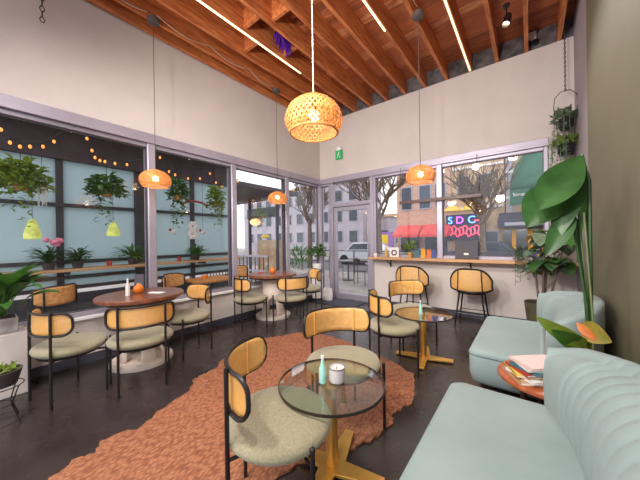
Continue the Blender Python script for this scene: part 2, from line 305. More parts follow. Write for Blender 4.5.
# ceiling
ce = struct(MB().box(-.14, XW + .2, YR, .3, 4.42, 4.5).build('ceiling', W['deck']), 'exposed reddish timber joist ceiling with plank deck', 'ceiling')
jx = [.06] + [.63 - .37 + .37 * k for k in range(12)]
for i, x in enumerate(jx):
    MB().box(x - .024, x + .024, YR, .14, H + (.0 if i else -.03), 4.42).build('joist', W['joist'], ce)
    if i and i < len(jx) - 1: MB().box(x + .024, jx[i + 1] - .024, .03, .13, H, 4.42).build('block_infill', W['block'], ce)
MB().box(jx[-1] + .024, XW + .2, .03, .13, H, 4.42).build('block_infill', W['block'], ce)
for (x, y) in ((1.185, -2.9), (1.185, -2.2), (.815, -2.62), (1.93, -3.1), (1.555, -2.75)):
    MB().box(x - .161, x + .161, y - .02, y + .02, 4.17, 4.41).build('blocking', W['joist'], ce)

def window(n, axis, a0, a1, z0, z1, label, mull=True, extra=None):
    e = bpy.data.objects.new('window_%d' % n, None); COL.objects.link(e); struct(e, label, 'window')
    fr = MB(); t = .05; d0, d1 = -.09, .01
    def bx(m, u0, u1, w0, w1, da=d0, db=d1):
        if axis == 'Y': m.box(da, db, u0, u1, w0, w1)
        else: m.box(u0, u1, -db, -da, w0, w1)
    bx(fr, a0, a0 + t, z0, z1); bx(fr, a1 - t, a1, z0, z1); bx(fr, a0 + t, a1 - t, z0, z0 + t); bx(fr, a0 + t, a1 - t, z1 - t, z1)
    fr.build('window_frame', W['alu'], e, bevel=.005)
    if extra:
        for u in extra:
            st = MB(); bx(st, u - .02, u + .02, z0 + t, z1 - t, -.06, -.02); st.build('sash_stile', W['alu'], e, bevel=.004)
    gk = MB()
    for (u0, u1, w0, w1) in ((a0 + t, a0 + t + .012, z0 + t, z1 - t), (a1 - t - .012, a1 - t, z0 + t, z1 - t), (a0 + t, a1 - t, z0 + t, z0 + t + .012), (a0 + t, a1 - t, z1 - t - .012, z1 - t)):
        bx(gk, u0, u1, w0, w1, -.05, -.02)
    gk.build('gasket', W['aludark'], e)
    pn = MB(); bx(pn, a0 + t, a1 - t, z0 + t, z1 - t, -.043, -.037); pn.build('pane', W['pane'], e)
    return e
window(1, 'Y', -6.05, -3.68, .535, 2.655, 'nearest long window bay looking onto the patio ledge')
window(2, 'Y', -3.68, -2.42, .535, 2.655, 'window bay behind the nearer round table')
window(3, 'Y', -2.42, -1.15, .535, 2.655, 'window bay behind the farther round table')
window(4, 'Y', -1.15, -.03, .535, 2.655, 'narrow window bay next to the room corner')
window(5, 'X', -.03, .30, .05, 2.665, 'slim sidelight window left of the glass door')
window(6, 'X', 1.40, 2.70, .99, 2.665, 'back window above the bar behind the first stool')
window(7, 'X', 2.70, 4.19, .99, 2.665, 'back window above the bar facing the green awning')
for i, (y) in enumerate((-3.68, -2.42, -1.15)):
    struct(MB().box(-.11, .035, y - .05, y + .05, .535, 2.66).build('trim_%d' % (5 + i), W['alu'], bevel=.012), ['mullion post beside the nearer round table', 'mullion post between the two round tables', 'mullion post behind the farther round table'][i], 'trim')
struct(MB().box(-.1, .03, -.06, .1, .1, 2.66).build('trim_8', W['alu'], bevel=.01), 'pale corner post between left and back windows', 'trim')
struct(MB().box(2.65, 2.75, -.03, .1, .95, 2.68).build('trim_9', W['alu'], bevel=.01), 'mullion post of the back window between the stools', 'trim')
# door
de = bpy.data.objects.new('door_1', None); COL.objects.link(de); struct(de, 'glazed street door with transom in the back wall', 'door')
f = MB(); f.box(.30, .37, -.02, .1, 0, 2.665); f.box(1.33, 1.40, -.02, .1, 0, 2.665); f.box(.37, 1.33, -.02, .1, 2.10, 2.18); f.build('door_frame', W['alu'], de, bevel=.006)
f = MB(); f.box(.375, .46, .01, .06, .02, 2.09); f.box(1.24, 1.325, .01, .06, .02, 2.09); f.box(.46, 1.24, .01, .06, .02, .14); f.box(.46, 1.24, .01, .06, 2.0, 2.09); f.build('door_leaf', W['alu'], de, bevel=.005)
MB().box(.46, 1.24, .032, .038, .14, 2.0).build('pane', W['pane'], de); MB().box(.37, 1.33, .032, .038, 2.18, 2.665).build('transom_pane', W['pane'], de)
MB().tube([(1.28, -.0, .95), (1.28, -.05, .95), (1.28, -.05, 1.25), (1.28, -.0, 1.25)], .011).build('door_handle', W['steel'], de)
# bar ledge on the back wall
bl = thing('bar_counter', 'long light oak bar ledge fixed along the back windows', 'counter', (2.9, 0, .95))
MB().box(-1.5, 1.57, -.28, .0, 0, .045).build('counter_top', W['ledge'], bl, bevel=.006)
for x in (-1.13, .28, 1.3): m = MB(); m.box(x - .012, x + .012, -.24, -.012, -.014, 0); m.box(x - .012, x + .012, -.024, -.012, -.16, -.012); m.tube([(x, -.22, -.012), (x, -.018, -.13)], .007); m.build('bracket', W['black'], bl)

# ------------------------------------------------------------------ rug, doormat
rp = [(1.85, -5.3), (1.80, -4.9), (1.727, -4.764), (1.758, -4.673), (1.64, -4.616), (1.72, -4.419), (1.62, -4.236), (1.56, -3.974), (1.36, -3.828), (1.35, -3.61), (1.10, -3.308), (1.02, -3.0), (1.06, -2.728), (1.22, -2.45), (1.299, -2.25), (1.6, -2.12), (1.95, -2.12), (2.3, -2.2), (2.7, -2.32), (3.03, -2.47), (3.14, -2.7), (3.195, -2.959), (3.13, -3.161), (3.16, -3.3), (3.12, -3.489), (3.05, -3.698), (2.86, -3.95), (2.78, -4.3), (2.9, -4.7), (2.8, -5.3)]
rq = []
for i, (x, y) in enumerate(rp):
    x2, y2 = rp[(i + 1) % len(rp)]
    for k in range(6):
        t = k / 6; rq.append((x + (x2 - x) * t + random.uniform(-.018, .018), y + (y2 - y) * t + random.uniform(-.018, .018)))
tag(MB().prism(rq, 0.001, .014).build('rug', W['rug'], smooth=False), 'large rust brown woven rug with a ragged hide-like outline', 'rug')
tag(MB().prism([(.22, -.62), (1.22, -.62), (1.22, -.04), (.22, -.04)], .001, .014).build('doormat', W['bluemat'], smooth=False), 'blue-grey doormat lying inside the glass street door', 'doormat')

# ------------------------------------------------------------------ chairs
def arc(a, r, z, cy=0): return Vector((r * math.sin(a), cy - r * math.cos(a), z))
def cane_chair(label, group):
    t = thing('cane_chair', label, 'chair', group=group)
    prof = [(0, .395), (.20, .395), (.245, .405), (.262, .425), (.265, .445), (.25, .466), (.21, .477), (.1, .482), (0, .483)]
    MB().lathe(prof, 40, (0, .01, 0), 1.03, .98).build('seat', W['fab'], t, sharp=80)
    MB().lathe([(0, .375), (.215, .375), (.225, .395), (0, .395)], 32).build('seat_base', W['fabdark'], t)
    R0, CY, HA = .315, .075, R(58); zb, zt = .592, .775
    path = []; rc = .075; ah = HA; za, zc = zb, zt
    da = rc / R0
    def add(a, z): path.append(arc(a, R0, z, CY))
    for i in range(19): add(-ah + da + (2 * ah - 2 * da) * i / 18, zc)
    for i in range(1, 6): th = math.pi / 2 * i / 6; add(ah - da + da * math.sin(th), zc - rc + rc * math.cos(th))
    for i in range(0, 7): th = math.pi / 2 * i / 6; add(ah - da + da * math.cos(th), za + rc - rc * math.sin(th))
    for i in range(1, 19): add(ah - da - (2 * ah - 2 * da) * i / 18, za)
    for i in range(1, 6): th = math.pi / 2 * i / 6; add(-ah + da - da * math.sin(th), za + rc - rc * math.cos(th))
    for i in range(0, 6): th = math.pi / 2 * i / 6; add(-ah + da - da * math.cos(th), zc - rc + rc * math.sin(th))
    MB().tube(path, .0105, 8, True).build('back_frame', W['black'], t)
    rows = []; uvs = []
    for i in range(33):
        a = -ah + 2 * ah * i / 32; e = max(0, abs(a) - (ah - da)) / da; dz = rc * (1 - math.sqrt(max(0, 1 - e * e)))
        z0, z1 = za + dz, zc - dz; rows.append([arc(a, R0 - .009, z0 + (z1 - z0) * j / 6, CY) for j in range(7)]); uvs.append([(a * R0, z0 + (z1 - z0) * j / 6) for j in range(7)])
    m = MB(); m.sheet(rows, uvs); m.build('cane_panel', W['cane'], t, solid=.003, fixn=False)
    for sx in (-1, 1):
        a = sx * R(33); p = arc(a, R0 + .016, 0, CY)
        MB().tube([(p.x, p.y, 0), (p.x, p.y, zt + .012)], .0105, 10).build('leg', W['black'], t)
        bt = MB(); q = arc(a, R0 - .012, 0, CY); bt.tube([(q.x, q.y, zb + .005), (q.x, q.y, zt - .005)], .008, 6); bt.build('back_batten', W['cane2'], t)
        lg = MB(); lg.tube([(sx * .245, .165, 0), (sx * .245, .165, .455)], .0105, 10); lg.ball((sx * .245, .165, .457), .0125, 10, 6); lg.build('leg', W['black'], t)
        MB().tube([(p.x, p.y, .385), (sx * .12, -.1, .385)], .008, 6).build('seat_bracket', W['black'], t); MB().tube([(sx * .245, .165, .385), (sx * .12, .09, .385)], .008, 6).build('seat_bracket', W['black'], t)
    return t
CG = 'cane-backed chairs'
ch = cane_chair('cane-backed chair nearest the glass table front, its back turned to the rug', CG)
def face(v): return math.atan2(v[1], v[0]) - math.pi / 2
ch.location = (2.95, -4.20, .012); ch.rotation_euler.z = R(42 - 90)
for (x, y, a, z, lb) in (
    (2.865, -3.47, -36, .012, 'cane-backed chair facing the camera across the nearer glass table'),
    (2.81, -2.42, 42, 0, 'cane-backed chair on the rug side of the farther glass table'),
    (2.755, -1.685, -34, 0, 'cane-backed chair behind the farther glass table, in front of the first bar stool'),
    (.67, -4.61, 104, 0, 'cane-backed chair at the planter end of the nearer round table'),
    (1.0, -4.15, 164, 0, 'cane-backed chair with its back to the rug at the nearer round table'),
    (.60, -3.50, 266, 0, 'cane-backed chair on the far side of the nearer round table, under the window'),
    (.44, -2.43, 72, 0, 'cane-backed chair on the near side of the farther round table'),
    (.92, -2.0, 158, 0, 'cane-backed chair with its back to the room at the farther round table'),
    (.62, -1.22, 236, 0, 'cane-backed chair half hidden behind the farther round table')):
    dup(ch, (x, y, z), R(a - 90), lb)

# ------------------------------------------------------------------ bar stools
def bar_stool(label, loc):
    t = thing('bar_stool', label, 'stool', loc, R(0), 'cane bar stools at the counter')
    HA, R0, CY, zb, zt = R(52), .35, .12, .545, .885
    prof = []; n = 30
    top = lambda a: zt - .17 * (abs(a) / HA) ** 3.2; bot = lambda a: zb + .035 * (abs(a) / HA) ** 4
    rows = []; uvs = []
    for i in range(n + 1):
        a = -HA + 2 * HA * i / n; z0, z1 = bot(a), top(a); rows.append([arc(a, R0, z0 + (z1 - z0) * j / 8, CY) for j in range(9)]); uvs.append([(a * R0, z0 + (z1 - z0) * j / 8) for j in range(9)])
    m = MB(); m.sheet(rows, uvs); m.build('cane_panel', W['cane'], t, solid=.003, fixn=False)
    loop = [r[-1] for r in rows] + [rows[-1][j] for j in range(7, 0, -1)] + [r[0] for r in rows[::-1]] + [rows[0][j] for j in range(1, 8)]
    MB().tube(loop, .014, 8, True).build('back_frame', W['black'], t)
    for a in (-R(27), R(27)):
        m = MB(); m.tube([arc(a, R0 + .012, bot(a) - .02, CY), arc(a * .92, R0 + .012, top(a), CY)], .008, 6); m.build('back_rib', W['black'], t)
    MB().lathe([(0, .52), (.2, .52), (.22, .535), (.222, .56), (.2, .578), (0, .585)], 32).build('seat', W['fab'], t, sharp=70)
    MB().lathe([(0, .50), (.2, .50), (.205, .52), (0, .52)], 32).build('seat_base', W['black'], t)
    for sx in (-1, 1):
        for sy in (-1, 1):
            MB().tube([(sx * .15, sy * .14, .51), (sx * .21, sy * .19, 0)], [.014, .010], 8).build('leg', W['black'], t)
    zf = .2; k = .15 + .06 * (1 - zf / .51); q = .14 + .05 * (1 - zf / .51)
    MB().tube([(-k, -q, zf), (k, -q, zf), (k, q, zf), (-k, q, zf)], .008, 6, True).build('foot_ring', W['black'], t)
bar_stool('cane bar stool nearer the street door, at the oak ledge', (2.35, -.40, 0))
bar_stool('cane bar stool under the charcoal board on the ledge', (3.25, -.40, 0))

# ------------------------------------------------------------------ round wooden tables
def round_table(label, loc, r):
    t = thing('round_table', label, 'table', loc, 0, 'round wooden pedestal tables')
    MB().lathe([(0, .725), (r - .012, .725), (r, .733), (r, .758), (r - .01, .768), (0, .768)], 56).build('tabletop', W['wood'], t)
    MB().lathe([(0, .69), (r - .07, .69), (r - .045, .725), (0, .725)], 48).build('top_rim', W['woodedge'], t)
    n = 48; zs = [.05, .12, .2, .28, .33, .36, .45, .6, .69]; rad = lambda z: .16 + .05 * max(0, (.36 - z) / .36) ** 1.3
    m = MB(); V = [[m.bm.verts.new((rad(z) * math.cos(2 * math.pi * k / n), rad(z) * math.sin(2 * math.pi * k / n), z)) for k in range(n)] for z in zs]
    for i in range(len(zs) - 1):
        for k in range(n):
            q = (k % 12) + .5; zm = (zs[i] + zs[i + 1]) / 2; lim = 3.2 if zm < .26 else (2.6 if zm < .31 else 1.3)
            if zm < .35 and abs(q - 6) < lim: continue
            m.face([V[i][k], V[i][(k + 1) % n], V[i + 1][(k + 1) % n], V[i + 1][k]])
    m.build('pedestal', W['plinth'], t, solid=.03)
    MB().lathe([(0, 0), (.305, 0), (.31, .012), (.305, .045), (.29, .052), (0, .052)], 48).build('base_plate', W['plinth'], t)
T1 = (.45, -3.96, 0); T2 = (.32, -1.85, 0)
round_table('round red-brown table on a cream arched pedestal, nearer the planter', T1, .43)
round_table('round red-brown table on a cream arched pedestal, nearer the door', T2, .43)

# ------------------------------------------------------------------ glass tables
def glass_table(label, loc, r, a0):
    t = thing('glass_table', label, 'table', loc, a0, 'round glass tables on brass crosses')
    MB().lathe([(0, .49), (r - .003, .49), (r - .003, .50), (0, .50)], 64).build('tabletop', W['tglass'], t)
    MB().lathe([(r - .003, .488), (r + .002, .488), (r + .002, .502), (r - .003, .502)], 64, close=True).build('edge_rim', W['rim'], t)
    MB().lathe([(0, .475), (.055, .475), (.055, .489), (0, .489)], 24).build('top_plate', W['brass'], t)
    MB().lathe([(0, .02), (.034, .02), (.034, .475), (0, .475)], 28).build('column', W['brass'], t)
    m = MB(); poly = []
    for k in range(4):
        a = k * math.pi / 2; d = Vector((math.cos(a), math.sin(a))); s = Vector((-d.y, d.x)); d2 = Vector((math.cos(a + math.pi / 4), math.sin(a + math.pi / 4)))
        poly += [tuple(d * .30 - s * .03), tuple(d * .30 + s * .03), tuple(d * .065 + s * .045), tuple(d2 * .062)][:3]
    m.prism(poly, .006, .026); m.build('cross_base', W['brass'], t, bevel=.003, smooth=False)
    for k in range(4):
        a = k * math.pi / 2; MB().lathe([(0, -.0065), (.012, -.0065), (.012, .006), (0, .006)], 12, (.275 * math.cos(a), .275 * math.sin(a), .0)).build('foot_pad', W['rim'], t)
GT1 = (3.04, -3.86); GT2 = (3.01, -2.04)
glass_table('round glass table on a brass cross base, nearer one with the jar candle', (*GT1, .0205), .305, R(12))
glass_table('round glass table on a brass cross base, farther one toward the bar', (*GT2, .0065), .30, R(12))

# ------------------------------------------------------------------ sofas
def sofa(label, yc, a):
    t = thing('sofa', label, 'sofa', (4.0, yc, 0), 0, 'pale teal channel-back sofas')
    # seat: local x from -0.45 (front) to .3 (under back)
    def rrect(x0, x1, y0, y1, r, n=6):
        out = []
        for cx, cy, s0 in ((x1 - r, y1 - r, 0), (x0 + r, y1 - r, 90), (x0 + r, y0 + r, 180), (x1 - r, y0 + r, 270)):
            for i in range(n + 1): th = R(s0 + 90 * i / n); out.append((cx + r * math.cos(th), cy + r * math.sin(th)))
        return out
    def loft(levels, name, m):
        b = MB(); rings = []
        for (ins, z) in levels:
            rings.append([b.bm.verts.new((x, y, z)) for x, y in rrect(-.45 + ins, .30 - ins, -a + ins, a - ins, .07)])
        for A, B in zip(rings, rings[1:]):
            for k in range(len(A)): b.face([A[k], A[(k + 1) % len(A)], B[(k + 1) % len(B)], B[k]])
        b.face(rings[0][::-1]); b.face(rings[-1]); return b.build(name, m, t, sharp=55)
    loft([(.03, .15), (.012, .17), (.0, .24), (.0, .36), (.006, .385)], 'seat_frame', W['sofa'])
    loft([(.004, .385), (.0, .395), (.005, .412), (.02, .424), (.06, .431), (.15, .435)], 'seat_cushion', W['sofa'])
    MB().tube([(x, y, .3875) for x, y in rrect(-.452, .30, -a - .002, a + .002, .07)], .005, 6, True).build('piping', W['piping'], t)
    # back shell
    n = 300; nch = 25; rows = []
    def base(s): return Vector((.02 + .11 * (1 - abs(s) ** 2.2), s * a * .985, .40))
    def rimp(s): return Vector((.02 + .30 * max(0, 1 - abs(s) ** 2.5) ** .6, s * a, .735 + .085 * (1 - s * s) - .04 * max(0, (abs(s) - .88) / .12) ** 2))
    ss = [math.sin(math.pi / 2 * (-1 + 2 * i / n)) for i in range(n + 1)]
    for i, s in enumerate(ss):
        s_ = max(-.998, min(.998, s)); B, T = base(s_), rimp(s_)
        d1 = rimp(min(.999, s_ + .004)) - rimp(max(-.999, s_ - .004)); out = Vector((d1.y, -d1.x, 0)).normalized()
        if out.x < -.2: out = -out
        row = []; fade = max(0, min(1, (.80 - abs(s)) / .08)); th = .085 + .03 * (1 - abs(s))
        # ribs follow arc-length-like parameter
        u = (i / n) * nch; rib = abs(math.sin(math.pi * u)) ** .55
        dsp = .017 * (rib - 1) * fade
        for j in range(11):
            q = j / 10; qa = q * math.pi / 2; p = Vector((B.x + (T.x - B.x) * (1 - math.cos(qa)) ** 1.1, B.y + (T.y - B.y) * q, B.z + (T.z - B.z) * math.sin(qa) ** .95)); bul = .03 * math.sin(math.pi * q)
            p = p - out * bul + (Vector((0, 0, 1)) * math.sin(qa) - out * math.cos(qa)) * dsp * min(1, 3 * q + .15); row.append(p)
        for j in range(1, 7):
            q = math.pi * j / 7; row.append(T + out * (th / 2 - th / 2 * math.cos(q)) + Vector((0, 0, .03 * math.sin(q) + dsp * (1 - j / 7))))
        O2 = T + out * th
        for z in (.6, .45, .3, .16): row.append(Vector((O2.x - out.x * .04 * (1 - z / .7), O2.y - out.y * .04 * (1 - z / .7), z)))
        row.append(Vector((B.x, B.y, .16))); rows.append(row)
    lim = XW - .03 - 4.0
    rows = [[Vector((min(p.x, lim), p.y, p.z)) for p in r] for r in rows]
    m = MB(); V = m.sheet(rows); m.face(V[0][::-1]); m.face(V[-1]); m.build('back', W['sofa'], t, sharp=110)
    for sx in (-.36, .22):
        for sy in (-a + .1, a - .1): MB().tube([(sx, sy, 0), (sx, sy, .16)], [.012, .02], 10).build('leg', W['woodedge'], t)
sofa('pale teal channel-back sofa filling the near right corner', -3.92, .72)
sofa('pale teal channel-back sofa beyond the magazine table, toward the bar', -1.99, .63)

# ------------------------------------------------------------------ side table with magazines
st = thing('side_table', 'round orange-brown side table between the two sofas', 'table', (4.045, -2.93, 0))
MB().lathe([(0, .435), (.255, .435), (.265, .443), (.265, .458), (.255, .465), (0, .465)], 48).build('tabletop', W['side'], st)
MB().lathe([(0, .415), (.225, .415), (.235, .435), (0, .435)], 40).build('apron', W['woodedge'], st)
for k in range(3):
    a = R(100 + 120 * k); MB().tube([(.15 * math.cos(a), .15 * math.sin(a), .42), (.2 * math.cos(a), .2 * math.sin(a), 0)], [.018, .012], 8).build('leg', W['woodedge'], st)
mags = [('tan', .30, .22, 8, 'tan-covered book at the bottom of the magazine pile'), ('paper', .28, .2, 26, 'white magazine second from the bottom of the pile'), ('yellow', .29, .2, 2, 'yellow magazine in the middle of the pile'),
        ('red', .26, .19, 18, 'red-covered magazine above the yellow one'), ('teal', .24, .18, 34, 'dark teal booklet near the top of the pile'), ('paper', .25, .19, 12, 'white brochure directly under the pink one'), ('pink', .25, .18, 22, 'pink magazine on top of the pile')]
z = .4655
for i, (c, L, w_, an, lb) in enumerate(mags):
    hgt = .014 if i else .02
    t = thing('magazine', lb, 'magazine', (4.0 + random.uniform(-.012, .012), -2.97 + random.uniform(-.012, .012), z), R(an + 20), 'magazines on the side table')
    MB().box(-L / 2, L / 2, -w_ / 2, w_ / 2, 0, .0025).box(-L / 2, L / 2, -w_ / 2, w_ / 2, hgt - .0025, hgt).box(-L / 2, -L / 2 + .003, -w_ / 2, w_ / 2, 0, hgt).build('cover', W[c], t, smooth=False)
    MB().box(-L / 2 + .003, L / 2 - .004, -w_ / 2 + .003, w_ / 2 - .003, .0026, hgt - .0026).build('pages', W['paper'], t, smooth=False)
    z += hgt + .0005

# ------------------------------------------------------------------ pendant lamps
def pendant(label, loc, top, cordm, kr=.93, kz=.80):
    zc = loc[2]; t = thing('pendant_lamp', label, 'lamp', loc, 0, 'woven bamboo pendant lamps')
    # dome profile relative to rim at z=0
    P = [(.155, 0), (.178, .03), (.19, .075), (.186, .12), (.168, .165), (.135, .205), (.09, .235), (.045, .247)]
    P = [(a * kr, b * kz) for a, b in P]
    def pr(u):
        x = u * (len(P) - 1); i = min(len(P) - 2, int(x)); f_ = x - i; return P[i][0] + (P[i + 1][0] - P[i][0]) * f_, P[i][1] + (P[i + 1][1] - P[i][1]) * f_
    m = MB(); ns = 34
    for dr in (1, -1):
        for k in range(ns):
            rows = []
            for i in range(13):
                u = i / 12; r, z_ = pr(u); a = 2 * math.pi * k / ns + dr * u * 1.25; w_ = .40 * 2 * math.pi / ns * (1.0 + .5 * u); rr = r + .0015 * dr
                rows.append([(rr * math.cos(a - w_ / 2), rr * math.sin(a - w_ / 2), z_), (rr * math.cos(a + w_ / 2), rr * math.sin(a + w_ / 2), z_)])
            m.sheet(rows)
    for u in (.0, .33, .62):
        r, z_ = pr(u); m.tube([(r * math.cos(2 * math.pi * i / 40), r * math.sin(2 * math.pi * i / 40), z_) for i in range(40)], .004, 6, True)
    m.build('shade', W['bamboo'], t, smooth=False, fixn=False)
    r = .156 * kr; MB().tube([(r * math.cos(2 * math.pi * i / 48), r * math.sin(2 * math.pi * i / 48), -.002) for i in range(48)], .007, 8, True).build('rim', W['bamboo'], t)
    MB().lathe([(0, .262 * kz), (.012, .262 * kz), (.05, .25 * kz), (.05, .243 * kz), (0, .243 * kz)], 20).build('cap', W['bamboo'], t)
    MB().ball((0, 0, .12 * kz), .036, 14, 10).build('bulb', W['bulb'], t)
    MB().lathe([(0, .155 * kz), (.018, .155 * kz), (.018, .243 * kz), (0, .243 * kz)], 12).build('socket', W['cordd'], t)
    MB().tube([(0, 0, .25 * kz), (0, 0, top - zc - .03)], .0045, 6).build('cord', cordm, t)
    MB().lathe([(0, top - zc - .055), (.055, top - zc - .055), (.068, top - zc - .045), (.07, top - zc), (0, top - zc)], 24).build('canopy', W['cordd'], t)
    li = bpy.data.lights.new('bulb_light', 'POINT'); li.energy = LAMP_W; li.color = (1, .78, .5); li.shadow_soft_size = .036
    lo = bpy.data.objects.new('bulb_light', li); COL.objects.link(lo); lo.parent = t; lo.location = (0, 0, .07)
ZL = 2.05
pendant('woven bamboo pendant lamp hanging nearest, over the jar candle table', (2.85, -3.75, 2.06), 4.13, W['cordw'], 1, .92)
pendant('woven bamboo pendant lamp over the nearer round table', (.30, -3.74, ZL), 4.13, W['cordd'])
pendant('woven bamboo pendant lamp over the farther round table', (.31, -1.69, ZL), 4.13, W['cordd'])
pendant('woven bamboo pendant lamp over the farther glass table', (2.91, -1.74, ZL), 4.13, W['cordd'])

# ------------------------------------------------------------------ ceiling strip lights, cables, spots
for x, y0, y1, lb in ((1.0, -5.2, -1.78, 'longest bright strip light under the joist by the left wall'), (2.48, -4.6, -1.75, 'bright strip light under the joist above the near pendant'), (3.22, -4.6, -.06, 'bright strip light under the joist reaching the back wall')):
    t = thing('strip_light', lb, 'light', (x, 0, H), 0, 'strip lights under the joists')
    MB().box(-.011, .011, y0, y1, -.018, -.006).build('diffuser', W['led'], t); MB().box(-.013, .013, y0, y1, -.006, 0).build('channel', W['steel'], t)
def cable(label, pts, m='cordw', r=.005):
    P = []
    for a, b in zip(pts, pts[1:]):
        a, b = Vector(a), Vector(b)
        for i in range(8):
            t = i / 8; p = a.lerp(b, t); p.z -= .07 * math.sin(math.pi * t); P.append(p)
    P.append(Vector(pts[-1])); return tag(MB().tube(P, r, 6).build('cable', W[m]), label, 'cable', 'ceiling lamp cables')
cable('pale cable looping from the window-side canopy toward the room corner', [(.37, -3.72, 4.15), (.32, -3.0, 4.20), (.33, -2.3, 4.20), (.32, -1.76, 4.15)])
cable('pale cable looping from the window-side canopy toward the entrance behind', [(.33, -3.82, 4.15), (.34, -4.4, 4.22), (.34, -5.1, 4.22)])
cable('pale cable looping to the canopy over the farther glass table', [(2.93, -1.82, 4.15), (2.95, -2.2, 4.22), (2.95, -2.9, 4.22)])
def spot(label, loc, tgt, energy=SPOT_W, drop=.2, size=130):
    t = thing('spotlight', label, 'light', loc, 0, 'ceiling spotlights')
    d = (Vector(tgt) - Vector(loc)).normalized(); q = d.to_track_quat('-Z', 'Y').to_matrix().to_4x4()
    m = MB(); m.lathe([(0, .1), (.03, .1), (.042, .06), (.045, -.04), (.038, -.045), (.034, .0), (0, .0)], 20); m.bm.transform(Matrix.Translation((0, 0, -drop)) @ q); m.build('lamp_head', W['black'], t)
    m = MB(); m.lathe([(0, -.012), (.034, -.012), (.034, -.006), (0, -.006)], 20); m.bm.transform(Matrix.Translation((0, 0, -drop)) @ q); m.build('lens', W['lens'], t)
    m = MB(); m.tube([(0, 0, 0), (0, 0, -drop + .05)], .009, 8); m.lathe([(0, -.03), (.035, -.03), (.035, 0), (0, 0)], 16); m.build('stem', W['black'], t)
    li = bpy.data.lights.new('spot_beam', 'SPOT'); li.energy = energy; li.color = (1, .94, .88); li.spot_size = R(size); li.spot_blend = 1; li.shadow_soft_size = .12
    lo = bpy.data.objects.new('spot_beam', li); COL.objects.link(lo); lo.parent = t; lo.matrix_local = Matrix.Translation(Vector((0, 0, -drop)) + d * .06) @ q
spot('small black spotlight glowing between the joists above the bar', (3.78, -1.20, 4.13), (3.0, -2.6, .3), SPOT_W * .6)
spot('added black fill spotlight over the near sofa, behind the viewpoint', (3.59, -5.3, 4.13), (2.2, -3.2, .4))  # added unseen lamp, fills the seating from the camera side
spot('added black fill spotlight above the planter end, behind the viewpoint', (1.37, -5.6, 4.13), (1.2, -3.0, .6))  # added unseen lamp, fills the window side
spot('added black fill spotlight over the middle of the room, behind the viewpoint', (2.48, -5.9, 4.13), (2.4, -3.0, 1.2))  # added unseen lamp, fills the room centre

spot('added black fill uplighter hung on a long stem over the sofas, behind the viewpoint', (3.22, -5.5, 4.13), (3.0, -2.4, 4.42), 190, 1.5, 120)  # added out of view to brighten the joists and deck
spot('added black fill uplighter hung on a long stem by the windows, behind the viewpoint', (1.74, -5.5, 4.13), (1.7, -2.6, 4.42), 150, 1.5, 120)  # second added uplighter, lifts the left half of the ceiling
# purple tinsel, hook, emergency light, exit sign
t = MB()
for i in range(60):
    a = random.uniform(0, 6.28); r = random.uniform(.01, .1); p = Vector((1.185 + r * math.cos(a), -2.32 + 1.6 * r * math.sin(a), 4.38)); q = p + Vector((random.uniform(-.05, .05), random.uniform(-.06, .06), -random.uniform(.14, .3)))
    t.tube([p, p.lerp(q, .5) + Vector((random.uniform(-.03, .03), random.uniform(-.03, .03), 0)), q], [.012, .014, .003], 5)
tag(t.build('tinsel_bunch', W['purple']), 'bunch of purple tinsel tucked between the ceiling joists', 'decoration')
t = MB(); t.tube([(.10, -4.69, 4.10), (.10, -4.69, 3.86)], .018, 8)
for i in range(5): zz = 3.84 - .055 * i; t.tube([(.10 + (.018 * math.cos(k * 1.047) if i % 2 else 0), -4.69 + (0 if i % 2 else .018 * math.cos(k * 1.047)), zz + .03 * math.sin(k * 1.047)) for k in range(6)], .005, 5, True)
tag(t.build('hanging_chain', W['wire']), 'short dark chain hanging from the ceiling by the left wall', 'chain')
t = thing('emergency_light', 'small white twin-head emergency light above the back wall', 'light', (4.03, .02, 4.2))
MB().box(-.05, .05, -.05, 0, .06, .19).build('housing', W['white'], t, bevel=.006)
for sx in (-.04, .04):
    MB().lathe([(0, 0), (.03, 0), (.036, .05), (0, .055)], 14, (sx, -.05, .0)).build('lamp_head', W['potblack'], t)
t = thing('exit_sign', 'green pictogram exit sign fixed high beside the door corner', 'sign', (.58, 0, 3.17))
MB().box(-.09, .09, -.055, -.03, 0, .2).build('sign_face', W['exitg'], t, bevel=.003); MB().box(-.05, .05, -.06, -.0, .2, .27).build('mount', W['white'], t, bevel=.004)
m = MB(); m.ball((.0, -.057, .155), (.016, .003, .016), 10, 6)
for a, b in (((0, .135), (-.012, .09)), ((-.012, .09), (.03, .06)), ((.03, .06), (.028, .03)), ((-.012, .09), (-.035, .05)), ((-.035, .05), (-.065, .045)), ((-.002, .128), (.035, .115)), ((-.002, .125), (-.035, .105))):
    m.tube([(a[0], -.057, a[1]), (b[0], -.057, b[1])], .008, 6, flat=.5)
m.build('pictogram', W['white'], t)

# hanging wooden bar in front of the back window
t = thing('hanging_bar', 'dark horizontal wooden bar hanging on thin cords before the back window', 'bar', (2.68, -.085, 2.04))
MB().box(-.68, .68, -.03, .03, -.028, .028).build('beam', W['woodedge'], t, bevel=.004)
for sx in (-.66, .62): MB().tube([(sx, 0, .02), (sx, 0, .66), (sx, .045, .68)], .004, 6).build('cord', W['cordd'], t)

